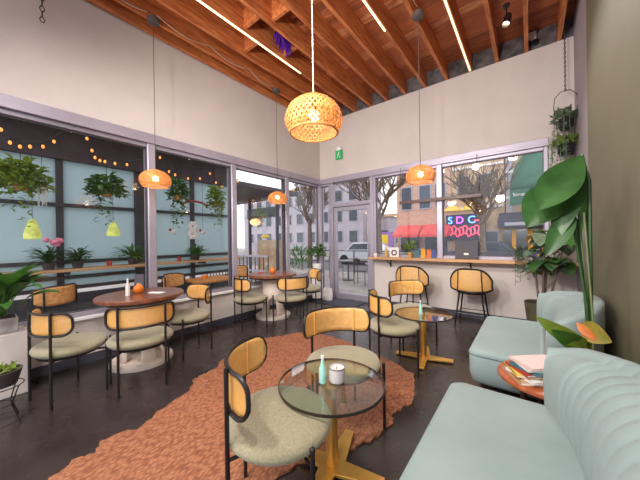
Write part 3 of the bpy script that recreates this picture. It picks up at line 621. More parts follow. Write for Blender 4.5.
# ------------------------------------------------------------------ table items
def bottle(name, label, loc, h, r, m, cap, grp=None, liquid=None):
    t = thing(name, label, 'bottle', loc, 0, grp)
    MB().lathe([(0, .0), (r, .0), (r, h * .55), (r * .45, h * .72), (r * .4, h * .9), (0, h * .9)], 18).build('body', m, t)
    MB().lathe([(0, h * .9), (r * .5, h * .9), (r * .45, h), (0, h)], 12).build('cap', cap, t)
    return t
def pot_orange(label, loc):
    t = thing('jar', label, 'jar', loc, 0, 'orange ceramic jars on the round tables')
    MB().lathe([(0, 0), (.035, 0), (.052, .02), (.055, .05), (.045, .075), (.03, .082), (0, .082)], 22).build('body', W['orange'], t)
    MB().lathe([(0, .082), (.03, .082), (.02, .098), (.008, .108), (0, .108)], 16).build('lid', W['orange'], t)
z = .7685
bottle('spray_bottle', 'slim white spray bottle on the nearer round table', (T1[0] + .02, T1[1] - .14, z), .19, .022, W['whitep'], W['white'])
pot_orange('orange lidded jar on the nearer round table', (T1[0] - .09, T1[1] + .0, z))
pot_orange('orange lidded jar on the farther round table', (T2[0] - .03, T2[1] + .03, z))
t = thing('menu_holder', 'clear upright menu holder with dark card on the nearer round table', 'holder', (T1[0] - .22, T1[1] + .05, z), R(38))
MB().box(-.055, .055, -.03, .03, 0, .006).build('foot', W['clear'], t); MB().box(-.055, .055, -.004, .004, .006, .2).build('card', W['charcoal'], t); MB().box(-.03, .03, -.006, -.0045, .05, .1).build('picture', W['teal'], t)
tag(MB().box(-.09, .09, -.035, .035, 0, .004).build('napkin', W['paper'], loc=(T1[0] + .10, T1[1] + .12, z)), 'white folded napkin on the nearer round table', 'napkin').rotation_euler.z = R(30)
bottle('glass_bottle', 'small clear bottle on the farther round table', (T2[0] - .13, T2[1] - .02, z), .17, .025, W['clear'], W['white'])
tag(MB().box(-.05, .05, -.03, .03, 0, .012).build('card_box', W['red'], loc=(T2[0] - .2, T2[1] - .1, z)), 'small red card box on the farther round table', 'box')
bottle('tonic_bottle', 'mint-tinted bottle beside the jar candle on glass', (GT1[0] - .035, GT1[1] - .035, .5215), .155, .021, W['mint'], W['white'])
t = thing('jar_candle', 'white jar candle on the nearer glass table', 'candle', (GT1[0] + .02, GT1[1] + .03, .5215))
MB().lathe([(0, 0), (.045, 0), (.048, .01), (.048, .075), (.045, .078), (.045, .07), (0, .068)], 26).build('jar', W['whitep'], t); MB().lathe([(.0455, .076), (.049, .076), (.049, .082), (.0455, .082)], 26, close=True).build('rim', W['steel'], t)
MB().tube([(0, 0, .066), (0, 0, .08)], .002, 6).build('wick', W['black'], t)
bottle('tonic_bottle', 'pale slim bottle standing on the farther glass table', (GT2[0] - .01, GT2[1] - .05, .5075), .155, .018, W['mint'], W['white'])

# counter items
zc = .996
t = thing('menu_board', 'dark charcoal board standing upright on the oak ledge', 'board', (3.13, -.1, zc))
MB().box(-.17, .17, -.012, .012, .0, .31).build('board', W['charcoal'], t, bevel=.003); MB().box(-.035, .035, -.0145, -.0125, .07, .10).build('label', W['paper'], t); MB().box(-.17, .17, -.04, .06, 0, .012).build('foot', W['woodedge'], t)
bottle('amber_bottle', 'amber sauce bottle left of the white frame on the ledge', (1.72, -.12, zc), .2, .032, W['goldst'], W['goldst'])
t = thing('candle_cup', 'small white cup at the door end of the ledge', 'cup', (1.49, -.12, zc)); MB().lathe([(0, 0), (.03, 0), (.04, .07), (.036, .07), (.028, .008), (0, .008)], 18).build('cup', W['white'], t)
t = thing('photo_frame', 'white square frame with a dark ring on the ledge', 'frame', (1.88, -.1, zc), R(6)); MB().box(-.09, .09, -.012, .012, 0, .19).build('board', W['white'], t, bevel=.003)
MB().tube([(.0 + .045 * math.cos(k * .393), -.016, .085 + .045 * math.sin(k * .393)) for k in range(16)], .012, 6, True).build('ring', W['woodedge'], t)
for i, (x, c, h, lb) in enumerate(((2.42, 'mustard', .16, 'yellow upright booklet next to the ledge plant'), (2.52, 'orange', .15, 'orange upright booklet next to the yellow one'), (2.6, 'blueb', .15, 'blue upright booklet right of the orange one'), (2.30, 'teal', .13, 'teal upright booklet behind the ledge plant'))):
    t = thing('booklet', lb, 'booklet', (x, -.06, zc), R(10)); MB().box(-.035, .035, -.008, .008, 0, h).build('pages', W['paper'], t); MB().box(-.037, .037, -.011, -.008, 0, h + .003).build('cover', W[c], t)

# ------------------------------------------------------------------ plants
def pot(t, r0, r1, h, m, soil=True, saucer=False):
    MB().lathe([(0, 0), (r0, 0), (r1, h), (r1 - .015, h), (r1 - .02, h - .03), (0, h - .03)], 28).build('pot', m, t)
    if soil: MB().lathe([(0, h - .03), (r1 - .021, h - .03), (r1 - .021, h - .02), (0, h - .015)], 20).build('soil', W['soil'], t)
def bushy(m, c, rad, n, L, wd, upw=.3, seed=1):
    rn = random.Random(seed)
    for i in range(n):
        a = rn.uniform(0, 6.283); b = rn.uniform(-.5, 1.3) ; rr = rn.uniform(.15, 1) ** .6
        p = Vector(c) + Vector((rad[0] * rr * math.cos(a) * math.cos(b), rad[1] * rr * math.sin(a) * math.cos(b), rad[2] * rr * math.sin(b)))
        m.leaf(p, a + rn.uniform(-.8, .8), rn.uniform(-.5, 1) * .8 + upw, L * rn.uniform(.6, 1.2), wd * rn.uniform(.7, 1.2), rn.uniform(.3, 1.4), .2, 3)
    return m
# ledge plant
t = thing('potted_plant', 'small yellow-green plant in a clear vase on the oak ledge', 'plant', (2.2, -.13, zc)); MB().lathe([(0, 0), (.03, 0), (.04, .1), (.036, .1), (.026, .008), (0, .008)], 18).build('pot', W['goldst'], t)
bushy(MB(), (0, 0, .17), (.11, .09, .1), 46, .12, .035, .4, 3).build('foliage', W['leafl'], t, fixn=False)
# low planter block in the near left corner
tag(MB().box(.018, .33, -6.05, -4.84, 0, .555).build('planter_block', W['lowwall'], bevel=.006), 'white plastered low block under the window, left edge', 'block')
t = thing('potted_plant', 'broad-leaved green plant in a square concrete pot on the white block', 'plant', (.155, -5.0, .556))
m = MB(); s = .11; m.prism([(-s, -s), (s, -s), (s, s), (-s, s)], 0, .13); m.build('pot', W['conc'], t, bevel=.008, smooth=False); MB().box(-.095, .095, -.095, .095, .13, .136).build('soil', W['soil'], t)
rn = random.Random(5)
for i in range(44):
    a = rn.uniform(0, 6.283); el = rn.uniform(.75, 1.45); m = MB(); b0 = Vector((.02 * math.cos(a), .02 * math.sin(a), .13)); L0 = rn.uniform(.12, .32)
    if a > 2.2 and a < 4.0: el = max(el, 1.15)
    tip = b0 + Vector((math.cos(a) * math.cos(el), math.sin(a) * math.cos(el), math.sin(el))) * L0
    m.tube([b0, tip], .004, 5); m.leaf(tip, a, el - .25, rn.uniform(.22, .32), rn.uniform(.10, .15), rn.uniform(.5, 1.2), .18, 8); m.build('leaf', W['leaf'] if i % 4 else W['leafd'], t, fixn=False)
# succulent on wire stand
t = thing('plant_stand', 'dark wire plant stand at the left edge of the floor', 'stand', (.80, -5.02, 0))
m = MB()
for k in range(4):
    a = R(45 + 90 * k); m.tube([(.12 * math.cos(a), .12 * math.sin(a), .28), (.07 * math.cos(a), .07 * math.sin(a), .14), (.13 * math.cos(a), .13 * math.sin(a), 0)], .005, 6)
for z_, r in ((.28, .12), (.14, .07), (.02, .122)): m.tube([(r * math.cos(k * .3927), r * math.sin(k * .3927), z_) for k in range(16)], .004, 6, True)
m.build('wire_frame', W['wire'], t)
t = thing('potted_plant', 'low spiky plant in a dark grey pot on the wire stand', 'plant', (.80, -5.02, .2855)); pot(t, .085, .115, .11, W['potgrey'])
m = MB(); rn = random.Random(9)
for i in range(34): a = rn.uniform(0, 6.28); m.leaf((rn.uniform(-.07, .07), rn.uniform(-.07, .07), .095), a, rn.uniform(.4, 1.3), rn.uniform(.05, .1), .02, .4, .3, 3)
m.build('foliage', W['leafl'], t, fixn=False)
# plant by the door, on the sill corner
t = thing('plant_pedestal', 'white cylinder pedestal in the corner by the door', 'pedestal', (.155, -.36, 0)); MB().lathe([(0, 0), (.12, 0), (.12, .60), (.115, .61), (0, .61)], 32).build('column', W['white'], t); MB().lathe([(.12, 0), (.127, 0), (.127, .05), (.12, .05)], 32, close=True).build('base_ring', W['base'], t)
t = thing('potted_plant', 'bushy green plant in a white pot by the corner post', 'plant', (.155, -.36, .611)); pot(t, .075, .105, .2, W['white'])
bushy(MB(), (0, 0, .42), (.17, .2, .2), 110, .16, .06, .2, 12).build('foliage', W['leaf'], t, fixn=False)
t = thing('sack', 'crumpled white bag standing on the floor by the doormat', 'bag', (.40, -.30, .015))
m = MB(); rings = []
for i, (r, z_) in enumerate([(0, 0), (.10, 0), (.12, .06), (.115, .16), (.1, .24), (.08, .28)]): pass
m.lathe([(0, 0), (.10, 0), (.12, .05), (.115, .15), (.1, .22), (.09, .25), (.08, .245), (.09, .2), (0, .18)], 18)
for v in m.bm.verts: v.co += Vector((random.uniform(-.01, .01), random.uniform(-.01, .01), random.uniform(-.008, .008) if v.co.z > .02 else 0))
m.build('bag', W['white'], t)

# big strelitzia between the sofas
t = thing('potted_plant', 'tall big-leaved plant rising against the green wall between the sofas', 'plant', (4.31, -2.63, 0)); t.location = (4.27, -2.735, 0)
pot(t, .07, .09, .24, W['potblack'])
def big_leaf(m_, base, tip_dir, L, wd, up, cup=.12, n=12, sten=None, pk=.8):
    m = MB(); d = Vector(tip_dir).normalized(); up = Vector(up); up = (up - d * up.dot(d)).normalized(); side = d.cross(up); rows = []
    for i in range(n + 1):
        q = i / n; w = wd * (math.sin(math.pi * q ** pk) ** .75 if 0 < q < 1 else .02); c = Vector(base) + d * L * q - up * (.10 * L * q * q)
        rows.append([c + side * (w * s_ / 2) + up * (cup * w * abs(s_) ** 1.5) for s_ in (-1, -.6, -.25, 0, .25, .6, 1)])
    m.sheet(rows)
    if sten: m.tube(sten + [Vector(base), Vector(base) + d * L * .5 - up * .03 * L - up * .004], [.009] * len(sten) + [.007, .004], 6)
    m.build('leaf', m_, t, fixn=False)
o0 = Vector((0, 0, .22))
def bl(m_, a, b, wd, stn, cup=.1, pk=.8):
    a, b = Vector(a), Vector(b); big_leaf(m_, a, b - a, (b - a).length, wd, (-.15, -1, -.1), cup, 14, [o0] + [Vector(p) for p in stn], pk)
bl(W['leafd'], (-.03, -.01, 1.87), (-.25, -.26, 1.54), .21, [(.0, .0, 1.0), (.0, 0, 1.7)], .14, 1.25)
bl(W['leafd'], (-.15, .02, 1.69), (-.31, -.15, 1.43), .25, [(-.02, .03, .9), (-.06, .03, 1.45)])
bl(W['leafd'], (-.03, .05, 1.80), (-.19, -.17, 1.32), .14, [(.0, .03, .9), (-.01, .04, 1.5)])
bl(W['leaf'], (-.01, .03, 1.80), (-.05, -.02, 1.34), .045, [(.0, .02, .9), (.0, .03, 1.6)])
bl(W['leafd'], (-.09, -.03, 1.50), (-.22, -.20, 1.24), .12, [(-.02, .0, .9)])
bl(W['leafl'], (-.05, -.20, .70), (-.27, -.37, .86), .10, [(-.02, -.08, .55)])
bl(W['leaf'], (-.04, -.18, .69), (-.2, -.33, .79), .11, [(-.02, -.08, .55)])
bl(W['leafy'], (-.07, -.19, .82), (.03, -.30, .775), .12, [(-.02, -.06, .5), (-.03, -.15, .75)])
bl(W['leafo'], (-.085, -.20, .83), (-.02, -.27, .765), .05, [(-.02, -.06, .5), (-.04, -.16, .76)])
for dx, dy in ((-.05, .03), (-.03, -.02)):
    MB().tube([o0, (dx * .5 + .02, dy, .8), (dx, dy, 1.5)], .006, 6).build('stem', W['stem'], t)

# corner plant in olive pot
t = thing('potted_plant', 'tall grey-green leafy plant in an olive pot in the back right corner', 'plant', (4.08, -.62, 0))
pot(t, .13, .185, .50, W['olive'])
rn = random.Random(21)
for k, (x, y, hh) in enumerate(((-.05, 0, .62), (.05, .05, .75), (.13, -.02, .7), (.02, -.06, .9))):
    MB().tube([(x * .5, y * .5, .46), (x, y, .46 + hh * .5), (x * 1.6, y * 1.5, .46 + hh)], [.016, .013, .008], 7).build('stem', W['bark'], t)
for i in range(46):
    a = rn.uniform(0, 6.283); r = rn.uniform(.02, .16); zb = rn.uniform(.9, 1.42); m = MB()
    b0 = Vector((.13 + r * math.cos(a), r * math.sin(a), zb)); L0 = rn.uniform(.2, .32)
    if b0.x + L0 * math.cos(a) > .36: a = math.pi - a
    if b0.y + L0 * math.sin(a) > .5: a = -a
    m.leaf(b0, a, rn.uniform(-.2, .9), L0, rn.uniform(.14, .24), rn.uniform(.8, 1.8), .12, 7, .38); m.tube([(.13, 0, zb - .1), b0], .004, 5)
    m.build('leaf', W['leafg'] if i % 3 == 0 else (W['leafd'] if i % 3 == 1 else W['leafy'] if i % 5 == 0 else W['leaf']), t, fixn=False)
# trailing plant on the ledge end
t = thing('trailing_plant', 'small trailing plant spilling over the right end of the oak ledge', 'plant', (3.83, -.16, zc)); pot(t, .045, .06, .09, W['conc'])
m = MB(); rn = random.Random(33)
for i in range(9):
    a = R(rn.uniform(190, 350)); p = [Vector((.03 * math.cos(a), .03 * math.sin(a), .08))]
    p += [Vector((.09 * math.cos(a), .1 * math.sin(a), .13)), Vector((.13 * math.cos(a), .17 * math.sin(a) - .03, .02)), Vector((.14 * math.cos(a), .18 * math.sin(a) - .04, -.12 - rn.uniform(0, .25)))]
    m.tube(p, .003, 4)
    for q in range(3):
        for s_ in range(5):
            c = p[q].lerp(p[q + 1], s_ / 5); m.leaf(c, rn.uniform(0, 6.28), rn.uniform(-.4, .6), .05, .03, .6, .2, 3)
bushy(m, (0, 0, .14), (.1, .08, .08), 30, .08, .04, .3, 8); m.build('foliage', W['leafg'], t, fixn=False)

# hanging pots by the right corner
t = thing('hanging_planter', 'pair of black pots hanging one below the other on chains in the right corner', 'planter', (4.365, -.27, 2.40))
m = MB()
for i in range(26):
    zz = 1.68 - .031 * i; m.tube([((.009 * math.cos(k * 1.047)) * (i % 2), (.009 * math.cos(k * 1.047)) * (1 - i % 2), zz + .02 * math.sin(k * 1.047)) for k in range(6)], .0045, 5, True)
m.build('chain', W['wire'], t)
m = MB()
for s_ in (-1, 1):
    m.tube([(0, 0, .90), (s_ * .05, 0, .89), (s_ * .11, 0, .82), (s_ * .12, 0, .70), (s_ * .085, 0, .36), (s_ * .07, 0, .02)], .005, 6)
m.build('hanger', W['wire'], t)
for zz, r in ((.36, .085), (.02, .095)):
    MB().lathe([(0, zz), (r * .6, zz), (r * .95, zz + .05), (r, zz + .13), (r * .9, zz + .155), (r * .8, zz + .15), (0, zz + .12)], 26).build('pot', W['potblack'], t)
    mm = bushy(MB(), (0, 0, zz + .17), (.13, .12, .09), 120, .10, .04, .3, int(zz * 100)); mm.build('foliage', W['leafl'] if zz < .2 else W['leafg'], t, fixn=False)
m = MB(); rn = random.Random(77)
for i in range(16):
    a = R(rn.uniform(130, 300)); p = [Vector((.07 * math.cos(a), .07 * math.sin(a), .5 if i % 2 else .17))]; L = rn.uniform(.25, .6)
    p += [p[0] + Vector((.07 * math.cos(a), .05 * math.sin(a), .03)), p[0] + Vector((.10 * math.cos(a), .07 * math.sin(a), -L * .5)), p[0] + Vector((.11 * math.cos(a), .08 * math.sin(a), -L))]
    m.tube(p, .003, 4)
    for q in range(1, 3):
        for s_ in range(7): c = p[q].lerp(p[q + 1], s_ / 7); m.leaf(c, rn.uniform(0, 6.28), rn.uniform(-.6, .6), .045, .02, .5, .2, 2)
m.build('trailing_strands', W['leafg'], t, fixn=False)

# ------------------------------------------------------------------ patio outside the left windows
struct(MB().box(XW + .2, 16, -14, .14, -.3, -.12).build('ground_open_side', W['paving']), 'unseen pale paving beyond the side left open for light', 'ground')  # unseen ground where the right wall stops short to let daylight in
struct(MB().box(-.14, XW + .2, -14, YR, -.3, -.12).build('ground_bounce', W['paving']), 'added pale paving bouncing skylight in through the open rear', 'ground')  # unseen reflector ground, added to throw skylight up onto the ceiling
struct(MB().box(-14, -.14, -14, 1.2, -.3, -.12).build('ground_patio', W['paving']), 'grey paved patio ground outside the left windows', 'ground')
t = thing('patio_screen', 'frosted glazed patio screen in a charcoal frame along the outside ledge', 'screen', (-2.25, 0, -.12)); XS = 0
ys = [-6.6, -5.45, -4.25, -3.08, -2.01, -.9]
for a, b in zip(ys, ys[1:]):
    MB().box(-.012, .012, a + .03, b - .03, .75, 2.88).build('frosted_panel', W['frost'], t); MB().box(-.02, .02, a + .03, b - .03, .12, .62).build('solid_panel', W['dframe'], t)
for i, y in enumerate(ys): w_ = .09 if i == 3 else .045; MB().box(-.05, .05, y - w_, y + w_, 0, 3.6).build('post', W['dframe'], t)
for z_ in (.06, .72, .90, 1.16, 2.12): MB().box(-.035, .06, ys[0], ys[-1], z_ - .03, z_ + .03).build('rail', W['dframe'], t)
MB().box(-.06, .1, ys[0], ys[-1], 2.88, 3.5).build('top_beam', W['beam'], t)
t = thing('patio_ledge', 'light wooden bar ledge along the frosted patio screen', 'ledge', (-1.98, 0, .90)); MB().box(-.2, .16, -6.5, -.95, 0, .045).build('ledge_top', W['ledge'], t, bevel=.004)
for y in (-5.4, -4.2, -3.0, -1.9): MB().box(-.19, .1, y - .02, y + .02, -.05, 0).build('bracket', W['dframe'], t)
struct(MB().box(-2.3, -1.75, -6.6, -.7, 3.42, 3.5).build('patio_roof', W['beam']), 'dark patio canopy above the left windows', 'roof')
for y in (-5.0, -3.6, -2.2, -.8): struct(MB().box(-2.2, -.14, y - .04, y + .04, 3.25, 3.42).build('rafter_beam', W['beam']), None, None)
bulbs = [(-4.911, 2.807), (-4.837, 2.663), (-4.751, 2.634), (-4.661, 2.658), (-4.539, 2.69), (-4.429, 2.79), (-4.249, 3.001), (-4.069, 2.936), (-4.012, 2.769), (-3.977, 2.67), (-3.917, 2.637), (-3.854, 2.635), (-3.724, 2.632), (-3.56, 2.65), (-3.278, 2.745), (-3.05, 2.885), (-2.899, 2.66), (-2.789, 2.62), (-2.548, 2.59), (-2.304, 2.632), (-2.085, 2.774), (-1.951, 2.607), (-1.81, 2.543), (-1.6, 2.6), (-1.4, 2.72)]
t = thing('string_lights', 'string of amber bulbs looping under the patio canopy', 'lights', (-1.3, 0, 0))
MB().tube([(0, y, z_ + .06) for y, z_ in bulbs], .005, 5).build('cable', W['black'], t)
for y, z_ in bulbs: m = MB(); m.ball((0, y, z_), (.018, .018, .026), 8, 6); b_ = m.build('bulb', W['sbulb'], t); MB().lathe([(0, z_ + .028), (.012, z_ + .028), (.012, z_ + .06), (0, z_ + .06)], 8, (0, y, 0)).build('socket', W['black'], b_)
def hang(label, y, z_, rad, n, m_, seed, trail=0, x=-1.3, top=3.42):
    t = thing('hanging_basket', label, 'plant', (x, y, z_), 0, 'hanging plants on the patio'); MB().tube([(0, 0, .05), (0, 0, top - z_)], .004, 5).build('wire', W['wire'], t)
    MB().lathe([(0, -.1), (.06, -.1), (.09, .0), (.08, .0), (0, -.03)], 16).build('basket', W['rattan'], t)
    mm = bushy(MB(), (0, 0, 0), rad, n, .12, .065, .1, seed); rn = random.Random(seed)
    for i in range(trail):
        a = rn.uniform(0, 6.28); L = rn.uniform(.25, .7)
        for k in range(9): c = Vector((rad[0] * .5 * math.cos(a), rad[1] * .5 * math.sin(a), -L * k / 9)); mm.leaf(c, rn.uniform(0, 6.28), rn.uniform(-.7, .5), .09, .045, .6, .2, 2)
    mm.build('foliage', m_, t, fixn=False)
hang('large bushy hanging plant outside the nearest window, left edge', -4.75, 2.16, (.24, .26, .3), 520, W['leafl'], 41, 6)
hang('hanging plant with a lime trailing tail outside the nearest window', -3.84, 2.18, (.18, .22, .25), 330, W['leaf'], 42, 8)
hang('loose hanging plant outside the bay behind the nearer round table', -2.74, 2.25, (.14, .18, .32), 240, W['leaf'], 43, 12)
hang('trailing hanging plant beside the mullion between the round tables', -1.95, 2.2, (.14, .16, .36), 260, W['leafl'], 44, 12)
t = thing('lantern', 'lime tree-shaped lantern hanging outside the nearest window', 'lantern', (-1.3, -4.65, 1.42)); MB().lathe([(0, 0), (.085, 0), (.09, .04), (.07, .14), (.04, .24), (0, .28)], 16).build('shade', W['lime'], t); MB().tube([(0, 0, .27), (0, 0, 2.0)], .003, 5).build('wire', W['wire'], t)
t = thing('lantern', 'lime bell lantern under the hanging plant with a trailing tail', 'lantern', (-1.3, -3.76, 1.46)); MB().lathe([(0, 0), (.085, 0), (.09, .05), (.06, .16), (.03, .22), (0, .24)], 16).build('shade', W['lime'], t); MB().tube([(0, 0, .23), (0, 0, 1.96)], .003, 5).build('wire', W['wire'], t)
t = thing('wind_chime', 'white wind chime hanging outside the nearest window', 'chime', (-1.3, -4.555, 1.86)); MB().tube([(0, 0, .25), (0, 0, 1.56)], .003, 5).build('wire', W['wire'], t); MB().lathe([(0, .25), (.05, .25), (.05, .265), (0, .265)], 14).build('disc', W['white'], t)
for k in range(5): a = k * 1.2566; MB().tube([(.04 * math.cos(a), .04 * math.sin(a), .25), (.04 * math.cos(a), .04 * math.sin(a), .02 * (k % 3))], .006, 6).build('tube', W['white'], t)
t = thing('wind_spinner', 'white flower spinner hanging outside the second bay', 'ornament', (-1.3, -2.465, 1.44)); m = MB()
for zz in (.06, .22):
    for k in range(6): a = k * 1.047; m.ball((0, .06 * math.cos(a), zz + .06 * math.sin(a)), (.015, .05, .05), 8, 6)
m.build('petals', W['white'], t); MB().tube([(0, 0, .2), (0, 0, 1.98)], .003, 5).build('wire', W['wire'], t)
for y, lb in ((-2.75, 'small red and white hanging bird left of the white spinner'), (-2.15, 'small red and white hanging bird right of the white spinner')):
    t = thing('hanging_bird', lb, 'ornament', (-1.5, y, 1.55)); MB().ball((0, 0, 0), (.03, .06, .045), 10, 8).build('body', W['white'], t); MB().ball((0, -.055, .04), (.025, .03, .03), 8, 6).build('head', W['red'], t); MB().tube([(0, 0, .04), (0, 0, 1.87)], .003, 5).build('wire', W['wire'], t)
t = thing('reflection_arch', 'small red arch standing in for a reflection in the second bay', 'ornament', (-1.5, -2.31, 2.08)); MB().tube([(0, .26 * math.cos(math.pi * k / 12), .11 * math.sin(math.pi * k / 12)) for k in range(13)], .022, 8).build('arch', W['red'], t); MB().tube([(0, 0, .12), (0, 0, 1.34)], .003, 5).build('wire', W['wire'], t)  # reflection in the window glass, modelled as a solid arch on a wire
def ledge_plant(label, y, hgt, m_, seed, flower=False):
    t = thing('potted_plant', label, 'plant', (-1.95, y, .9455), 0, 'plants on the patio ledge'); pot(t, .06, .085, .11, W['potgrey'])
    m = MB(); rn = random.Random(seed)
    for i in range(40): a = rn.uniform(0, 6.28); m.leaf((0, 0, .1), a, rn.uniform(.5, 1.4), hgt * rn.uniform(.7, 1.3), .035, rn.uniform(.8, 2), .25, 6)
    bushy(m, (0, 0, .2), (.14, .18, .13), 50, .1, .035, .3, seed); m.build('foliage', m_, t, fixn=False)
    if flower:
        m = MB()
        for k in range(9): m.ball((rn.uniform(-.04, .04) + .02, rn.uniform(-.09, .09) + .05, .42 + rn.uniform(-.04, .05)), .04, 8, 6)
        m.build('flower', W['pinkfl'], t)
ledge_plant('dark spiky plant with a pink flower on the patio ledge', -4.42, .36, W['leafd'], 51, True)
ledge_plant('arching dark plant right of the pink flower on the patio ledge', -4.08, .28, W['leafd'], 54)
ledge_plant('fern-like plant on the patio ledge before the broad post', -3.30, .36, W['leaf'], 52)
ledge_plant('bushy plant on the patio ledge outside the second bay', -2.07, .3, W['leaf'], 53)
for y, lb in ((-3.66, 'small red-brown cup on the patio ledge left of the fern'), (-2.45, 'small red-brown cup on the patio ledge left of the bushy plant')):
    tag(MB().lathe([(0, 0), (.035, 0), (.045, .09), (.04, .09), (.03, .01), (0, .01)], 14).build('cup', W['red'], loc=(-1.93, y, .9455)), lb, 'cup')
def patio_chair(label, loc, rz, first=[]):
    if first: return dup(first[0], loc, rz, label)
    t = thing('patio_chair', label, 'chair', loc, rz, 'rattan patio chairs'); first.append(t)
    rows = []; n = 20
    for i in range(n + 1): a = R(-60 + 120 * i / n); k = (abs(a) / R(60)) ** 4; rows.append([arc(a, .29, .66 + .05 * k + (.26 - .1 * k) * j / 5, .05) for j in range(6)])
    m = MB(); m.sheet(rows); m.build('backrest', W['rattan'], t, solid=.012, fixn=False)
    loop = [r[-1] for r in rows] + [r[0] for r in rows[::-1]]; MB().tube(loop, .012, 6, True).build('back_frame', W['black'], t)
    MB().lathe([(0, .44), (.23, .44), (.24, .46), (.22, .48), (0, .48)], 24).build('seat', W['rattan'], t)
    for sx in (-1, 1):
        MB().tube([(sx * .2, -.19, .9), (sx * .2, -.19, .0)], .011, 8).build('leg', W['black'], t); MB().tube([(sx * .19, .18, .45), (sx * .2, .2, 0)], .011, 8).build('leg', W['black'], t)
    return t
patio_chair('rattan patio chair outside behind the big-leaved planter', (-1.15, -4.52, -.12), R(120))
patio_chair('rattan patio chair outside beside the window mullion, at the timber table', (-.8, -2.95, -.12), R(-60))
patio_chair('rattan patio chair at the far end of the patio timber table', (-1.15, -1.62, -.12), R(200))
t = thing('patio_table', 'honey-coloured timber patio table outside the second bay', 'table', (-.95, -2.3, -.12))
MB().box(-.35, .35, -.42, .42, .72, .755).build('tabletop', W['tabout'], t, bevel=.004)
for sx in (-1, 1): m = MB(); m.tube([(sx * .27, -.32, .72), (sx * .27, .32, 0)], .016, 6); m.tube([(sx * .27, .32, .72), (sx * .27, -.32, 0)], .016, 6); m.build('leg', W['black'], t)
tag(MB().lathe([(0, 0), (.05, 0), (.06, .05), (.05, .07), (0, .07)], 14).build('bowl', W['orange'], loc=(-1.0, -2.4, .6365)), 'small orange bowl on the patio timber table', 'bowl')
t = thing('patio_bench', 'brown patio bench outside below the nearest window', 'bench', (-.62, -3.85, -.12)); MB().box(-.2, .2, -.5, .5, .40, .45).build('seat', W['side'], t, bevel=.004)
for y in (-.42, .42): MB().box(-.17, .17, y - .03, y + .03, 0, .4).build('leg', W['dframe'], t)
# patio end, seen through the third bay
t = thing('garden_hut', 'dark hut with a deep fascia and a warm globe lamp at the patio end', 'hut', (-4.0, 1.5, -.12)); MB().box(-.68, .9, -.1, .1, 2.33, 2.68).build('fascia', W['dframe'], t); MB().box(-3.0, 1.4, -2.1, .6, 3.08, 3.2).build('roof', W['beam'], t)
for x in (-.66, .88): MB().tube([(x, 0, 0), (x, 0, 3.08)], .06, 8).build('post', W['dframe'], t)
MB().box(-.6, .8, .3, .36, .0, 1.5).build('counter_front', W['tanfac'], t); MB().ball((-.17, -.12, 2.18), (.2, .2, .14), 14, 10).build('globe_lamp', W['shadeglow'], t)
MB().tube([(-.17, -.12, 2.28), (-.17, -.08, 2.36)], .01, 6).build('lamp_stem', W['dframe'], t)
t = thing('patio_fence', 'pale slatted fence with top rail across the patio end', 'fence', (-3.9, .25, -.12))
for z_ in (.12, .55, 1.0): MB().box(-1.7, 1.7, -.02, .02, z_ - .03, z_ + .03).build('rail', W['alu'], t)
for k in range(18): MB().box(-1.7 + .2 * k - .012, -1.7 + .2 * k + .012, -.012, .012, 0, 1.0).build('baluster', W['dframe'], t)
hang('green plant hanging from the hut at the patio end', 1.05, 2.25, (.26, .2, .3), 160, W['leafl'], 61, 6, x=-3.45, top=2.96)
t = thing('paper_bird', 'yellow hanging paper ornament at the patio end', 'ornament', (-3.3, 1.1, 1.50)); MB().ball((0, 0, 0), (.2, .1, .07), 12, 8).build('body', W['gold2'], t); MB().tube([(0, 0, .05), (0, 0, 1.46)], .004, 5).build('wire', W['wire'], t)
t = thing('shrub', 'tall feathery shrub outside the corner window bay', 'plant', (-1.15, .45, -.12)); pot(t, .2, .26, .4, W['potgrey']); bushy(MB(), (0, 0, .85), (.33, .33, .5), 260, .2, .03, .6, 70).build('foliage', W['leaf'], t, fixn=False)

# ------------------------------------------------------------------ street beyond the back windows
struct(MB().box(-40, 30, 1.2, 5.4, -.3, -.14).build('sidewalk', W['paving']), 'grey sidewalk outside the street door', 'pavement')
struct(MB().box(-.14, 30, .14, 1.2, -.3, -.14).build('sidewalk_apron', W['paving']), 'strip of paving against the back wall', 'pavement')
struct(MB().box(-60, 40, 5.4, 11.6, -.4, -.26).build('street', W['asphalt']), 'grey asphalt street beyond the sidewalk', 'street')
struct(MB().box(-60, 40, 11.6, 30, -.3, -.14).build('sidewalk_far', W['paving']), 'far sidewalk along the shop fronts', 'pavement')
def building(label, x0, x1, y0, h, m, wins, dpt=4):
    t = thing('building', label, 'building', ((x0 + x1) / 2, y0, -.14)); w_ = (x1 - x0) / 2
    MB().box(-w_, w_, 0, dpt, 0, h).build('facade', m, t); MB().box(-w_, w_, -.15, dpt, h, h + .25).build('cornice', W['tanfac'], t)
    for (a, b, c, d) in wins:
        f_ = MB().box(a - w_, b - w_, -.06, .02, c, d).build('window', W['greyfac'], t); MB().box(a - w_ + .07, b - w_ - .07, -.075, -.055, c + .07, d - .07).build('pane', W['winglass'], f_)
    return t
b1 = building('pinkish brick corner shop with coral awnings across the street', -3.3, .2, 13, 9, W['brick'], [(.3, 1.1, 3.4, 5), (1.5, 2.3, 3.4, 5), (2.5, 3.2, 3.4, 5), (.2, 1.6, .5, 1.9), (1.8, 3.3, .5, 1.9), (.4, 1.2, 6, 7.4), (1.8, 2.6, 6, 7.4)])
b2 = building('tan rendered building with the neon shop sign across the street', .22, 2.9, 13, 9.5, W['tanfac'], [(.3, 1, 3.8, 5.2), (1.4, 2.1, 3.8, 5.2), (.3, 1, 6, 7.4), (1.4, 2.1, 6, 7.4), (.2, 1.2, .4, 1.9), (1.4, 2.4, .4, 1.9)])
